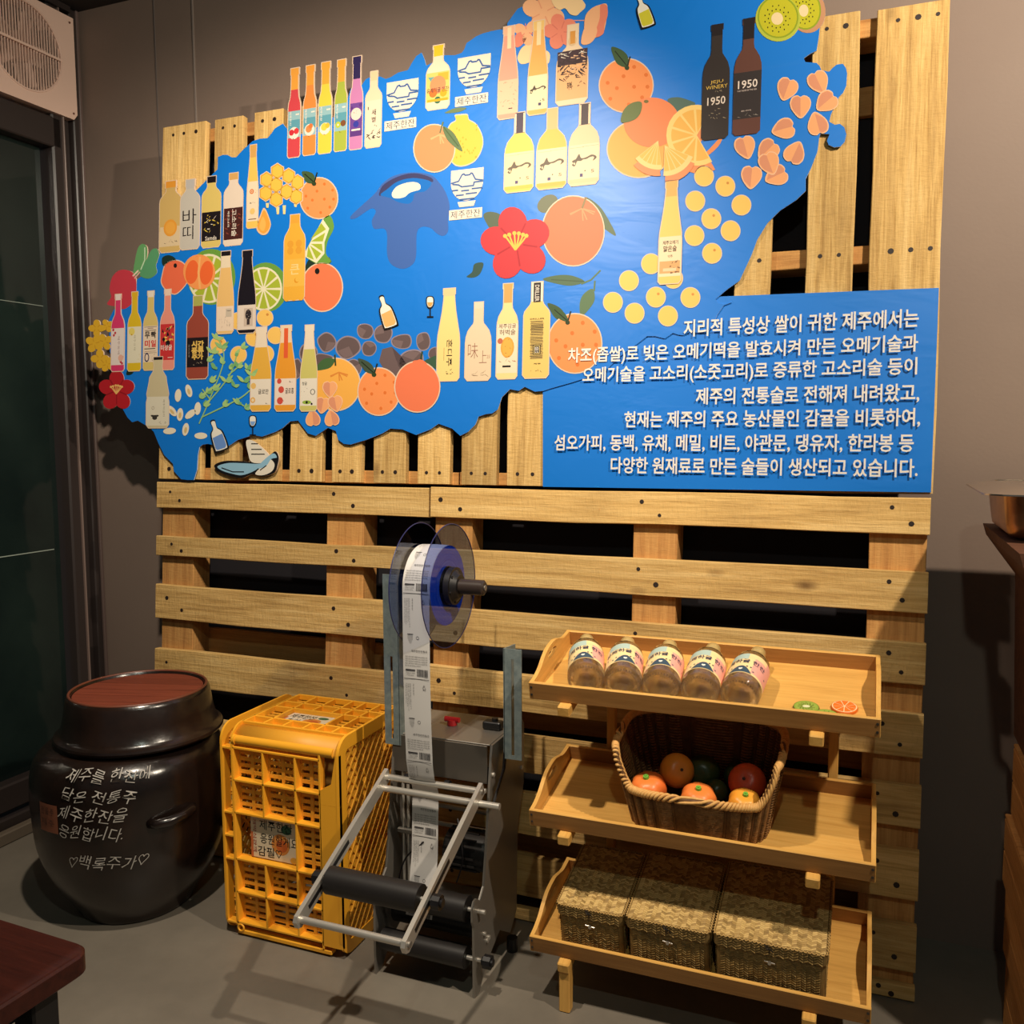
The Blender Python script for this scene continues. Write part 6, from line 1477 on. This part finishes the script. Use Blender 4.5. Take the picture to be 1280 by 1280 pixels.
def woven_box(x0, x1, y0, y1, h, label, seed):
    t = empty('woven_box', label=label, cat='box', group='woven lidded boxes on the bottom tray')
    t.matrix_world = tray_M(2) @ Matrix.Translation(((x0+x1)/2, (y0+y1)/2, .0092))
    w, d = x1-x0, y1-y0; lt = .026; rn = random.Random(seed); X_, Y_, Z_ = Vector((1, 0, 0)), Vector((0, 1, 0)), Vector((0, 0, 1))
    for nm, ww, dd, z0, z1, top in (('box_body', w-.008, d-.008, 0, h-lt, False), ('box_lid', w, d, h-lt, h, True)):
        V, F, T_ = [], [], []; hw, hd = ww/2, dd/2; r = .012
        # solid core with rounded vertical corners
        P_ = []
        for cx, cy_, a0 in ((hw-r, hd-r, 0), (-hw+r, hd-r, 90), (-hw+r, -hd+r, 180), (hw-r, -hd+r, 270)):
            for i in range(5): a = radians(a0+22.5*i); P_.append((cx+r*cos(a), cy_+r*sin(a)))
        n = len(P_); V += [(*p, z0) for p in P_]+[(*p, z1) for p in P_]
        F += [tuple(range(n))[::-1], tuple(range(n, 2*n))]+[(i, (i+1) % n, n+(i+1) % n, n+i) for i in range(n)]; T_ += [.1]*(n+2)
        e = .0004; g = r*.8
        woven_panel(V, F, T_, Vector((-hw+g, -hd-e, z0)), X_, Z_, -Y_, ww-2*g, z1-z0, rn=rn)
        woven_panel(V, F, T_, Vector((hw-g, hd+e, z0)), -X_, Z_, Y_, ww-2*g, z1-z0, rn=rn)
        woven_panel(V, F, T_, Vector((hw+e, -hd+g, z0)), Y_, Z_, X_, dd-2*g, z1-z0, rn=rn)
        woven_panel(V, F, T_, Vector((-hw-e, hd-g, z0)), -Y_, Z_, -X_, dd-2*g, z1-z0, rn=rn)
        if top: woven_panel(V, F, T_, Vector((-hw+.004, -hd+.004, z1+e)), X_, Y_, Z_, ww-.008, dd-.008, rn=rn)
        o = meshobj(nm, V, F, SEA, t); at_ = o.data.attributes.new('tone', 'FLOAT', 'FACE'); at_.data.foreach_set('value', T_)
        if top:
            b = bmesh.new(); ed = [Vector((*p, z1+.001)) for p in P_]; N_ = 110; loop = []
            per = [0]
            for i in range(n): per.append(per[-1]+(ed[(i+1) % n]-ed[i]).length)
            for k in range(N_*3):
                s_ = per[-1]*k/(N_*3); i = max(q_ for q_ in range(n) if per[q_] <= s_); p = ed[i].lerp(ed[(i+1) % n], (s_-per[i])/max(per[i+1]-per[i], 1e-6))
                a = k/3*2*pi; loop.append(p+Vector((p.x/abs(hw)*.0018*cos(a), p.y/abs(hd)*.0018*cos(a), .0022*sin(a))))
            tube(b, loop, .0016, 5, True); fin('edge_braid', b, wicker('braid', (168, 130, 72), (206, 170, 106)), o, smooth=180)
    b = bmesh.new(); tube(b, [(-.010, -w*0-d/2-.002, h-lt-.014), (.012, -d/2-.003, h-lt-.016)], .0016, 8); cyl(b, (.001, -d/2-.001, h-lt-.0155), (.001, -d/2-.006, h-lt-.0155), .0035, n=12); fin('clasp', b, mat((210, 204, 196), .25, .9), t, smooth=40)
    b = bmesh.new(); tube(b, catmull([(-.008, -d/2-.002, h+.001), (-.003, -d/2-.006, h-.006), (.003, -d/2-.006, h-.004), (.008, -d/2-.003, h-.014)], 5, False), .0013, 6); tube(b, [(-.004, -d/2-.003, h+.003), (.001, -d/2-.006, h-.006), (0, -d/2-.004, h-.018)], .0013, 6); fin('tie', b, mat((30, 24, 20), .6), t)
woven_box(.062, .218, .026, .250, .112, 'smallest woven seagrass box, at the left of the bottom tray', 1)
woven_box(.226, .410, .020, .255, .118, 'middle sized woven seagrass box, between the other two boxes', 2)
woven_box(.418, .648, .016, .262, .124, 'largest woven seagrass box, at the right of the bottom tray', 3)

# ------------------------------------------------------------------ table corner, near left
TBL = wood_mat('mahogany', [(40, 17, 13), (58, 25, 19), (70, 31, 23)], grain=1.2, bumpv=.03, saw=0, knots=0, rough=.35, dirt=0, vary=0)
tb = empty('low_table', (.45, -1.75, 0), label='dark reddish wooden table with rounded corner, near left', cat='table')
b = bmesh.new(); r = .035; hw, hd = .50, .50; P_ = []
for cx, cy_, a0 in ((hw-r, hd-r, 0), (-hw+r, hd-r, 90), (-hw+r, -hd+r, 180), (hw-r, -hd+r, 270)):
    for i in range(9): a = radians(a0+11.25*i); P_.append((cx+r*cos(a), cy_+r*sin(a)))
V = [[b.verts.new((p[0]*k, p[1]*k, z)) for p in P_] for z, k in ((.412, .99), (.416, 1), (.446, 1), (.45, .993))]
for A, B in zip(V, V[1:]):
    for i in range(len(P_)): b.faces.new((A[i], A[(i+1) % len(P_)], B[(i+1) % len(P_)], B[i]))
b.faces.new(V[0][::-1]); b.faces.new(V[-1]); fin('tabletop', b, TBL, tb, smooth=40)
tb.rotation_euler = (0, 0, radians(-2)); tb.location = (.385, -1.722, 0)
for sx in (-1, 1):
    for sy in (-1, 1):
        b = bmesh.new(); box(b, (sx*.435, sy*.435, .206), (.05, .05, .412), .004); fin('leg', b, mat((26, 24, 24), .5), tb)
b = bmesh.new(); box(b, (0, .42, .385), (.84, .02, .05)); box(b, (.42, 0, .385), (.02, .84, .05)); fin('apron', b, mat((26, 24, 24), .5), tb)

# ------------------------------------------------------------------ right edge: wooden boxes with the old metal pot on top
WC = wood_mat('crate_wood', [(150, 96, 48), (190, 130, 70), (208, 150, 88)], saw=.2, knots=.4)
def wbox(x0, y0, z0, w, d, h, label, ink=None, rot=0):
    t = empty('wooden_box', (x0, y0, z0), (0, 0, rot), label, 'box', 'wooden boxes stacked at the right edge')
    def pl_(nm, c_, dims, along):
        b = bmesh.new()
        if along == 'z': box(b, (0, 0, 0), (dims[2], dims[1], dims[0]), .002); o = fin(nm, b, WC, t); o.matrix_local = Matrix.Translation(c_) @ Matrix.Rotation(-pi/2, 4, 'Y')
        elif along == 'y': box(b, (0, 0, 0), (dims[1], dims[0], dims[2]), .002); o = fin(nm, b, WC, t); o.matrix_local = Matrix.Translation(c_) @ Matrix.Rotation(pi/2, 4, 'Z')
        else: box(b, (0, 0, 0), dims, .002); o = fin(nm, b, WC, t); o.location = c_
    k = 2; hh = h/k
    for i in range(k):
        pl_('plank', (w/2, .006, hh*(i+.5)), (w, .012, hh-.003), 'x'); pl_('plank', (w/2, d-.006, hh*(i+.5)), (w, .012, hh-.003), 'x')
        pl_('plank', (.006, d/2, hh*(i+.5)), (.012, d-.026, hh-.003), 'y'); pl_('plank', (w-.006, d/2, hh*(i+.5)), (.012, d-.026, hh-.003), 'y')
    pl_('lid_board', (w/2, d/2, h+.004), (w, d, .008), 'x')
    if ink:
        vs, fs, w_, h_ = textgeo(ink, .02); a = [(.012+.06*x/w_, -.0008, h*.45+.05*y/h_) for x, y in vs]; meshobj('lettering', a, fs, mat((40, 26, 20), .7), t)
    return t
wbox(2.425, -.66, 0.0, .50, .48, .17, 'lowest wooden box of the stack at the right edge')
wbox(2.418, -.66, .179, .50, .48, .145, 'second lowest wooden box of the stack at the right edge')
wbox(2.412, -.66, .333, .50, .49, .145, 'third wooden box of the right hand stack, its side in shadow')
wbox(2.422, -.66, .487, .48, .49, .15, 'top wooden box of the stack at the right edge, lettered in black', '역사')
ps = empty('pot_stand', (2.62, -.31, .646), label='dark wooden tapered stand under the metal pan at the right edge', cat='stand')
b = bmesh.new(); V = []
for z, k in ((0, .19), (.02, .19), (.36, .20), (.44, .255), (.465, .262)): V.append([b.verts.new((sx*k, sy*min(k*1.08, .27), z)) for sx, sy in ((1, 1), (-1, 1), (-1, -1), (1, -1))])  # body made wide and solid, shaped to shade the wall and pallet
for A, B in zip(V, V[1:]):
    for i in range(4): b.faces.new((A[i], A[(i+1) % 4], B[(i+1) % 4], B[i]))
b.faces.new(V[0][::-1]); b.faces.new(V[-1]); fin('body', b, wood_mat('dark_wood', [(66, 40, 28), (92, 58, 40), (110, 72, 50)], saw=0, knots=0, bumpv=.1), ps)
pan = empty('metal_pan', (2.515, -.25, 1.113), label='coppery metal pan with thin flat rim and round chrome knob, far right', cat='pan')
def rrect(w, d, r, n=8):
    P_ = []
    for cx, cy_, a0 in ((w-r, d-r, 0), (-w+r, d-r, 90), (-w+r, -d+r, 180), (w-r, -d+r, 270)):
        for i in range(n+1): a = radians(a0+90/n*i); P_.append((cx+r*cos(a), cy_+r*sin(a)))
    return P_
COP, bc = newmat('coppery_steel', .32, metal=.85); v = coords(COP, rnd=False); L(COP, ramp(COP, noise(COP, v, 14, 4, .6), [(.3, (150, 104, 78)), (.7, (196, 146, 104))]), bc)
b = bmesh.new(); RG = []
for z, w_, r_ in ((0, .128, .03), (.004, .142, .035), (.012, .150, .04), (.03, .153, .04), (.088, .160, .045)):
    RG.append([b.verts.new((*p, z)) for p in rrect(w_, w_, r_)])
n = len(RG[0])
for A, B in zip(RG, RG[1:]):
    for i in range(n): b.faces.new((A[i], A[(i+1) % n], B[(i+1) % n], B[i]))
b.faces.new(RG[0][::-1]); fin('pan_body', b, COP, pan, smooth=50)
b = bmesh.new(); P0_, P1_ = rrect(.200, .20, .05), rrect(.150, .15, .04)
V = [[b.verts.new((*p, z)) for p in P_] for P_, z in ((P1_, .084), (P0_, .088), (P0_, .091), (P1_, .102))]
for k in range(4):
    A, B = V[k], V[(k+1) % 4]
    for i in range(n): b.faces.new((A[i], A[(i+1) % n], B[(i+1) % n], B[i]))
b.faces.new([b.verts.new((*p, .100)) for p in P1_]); fin('flat_rim', b, mat((214, 200, 184), .22, .95), pan, smooth=30)
b = bmesh.new(); tube(b, [(-.098+.021*cos(t), -.205, .090+.021*sin(t)) for t in [2*pi*i/36 for i in range(36)]], .0042, 8, True); cyl(b, (-.098, -.207, .090), (-.098, -.195, .090), .019, n=32); cyl(b, (-.098, -.21, .090), (-.098, -.207, .090), .010, n=20); fin('knob', b, BRUSH, pan, smooth=40)
b = bmesh.new()
for x, z in ((-.10, .05), (-.085, .046), (-.11, .034), (-.075, .03), (-.095, .03)): cyl(b, (x, -.1555, z), (x, -.1585, z), .0035, n=10)
tag(fin('rivets', b, mat((110, 74, 56), .4, .6), pan), kind='stuff')
bpy.context.view_layer.update()
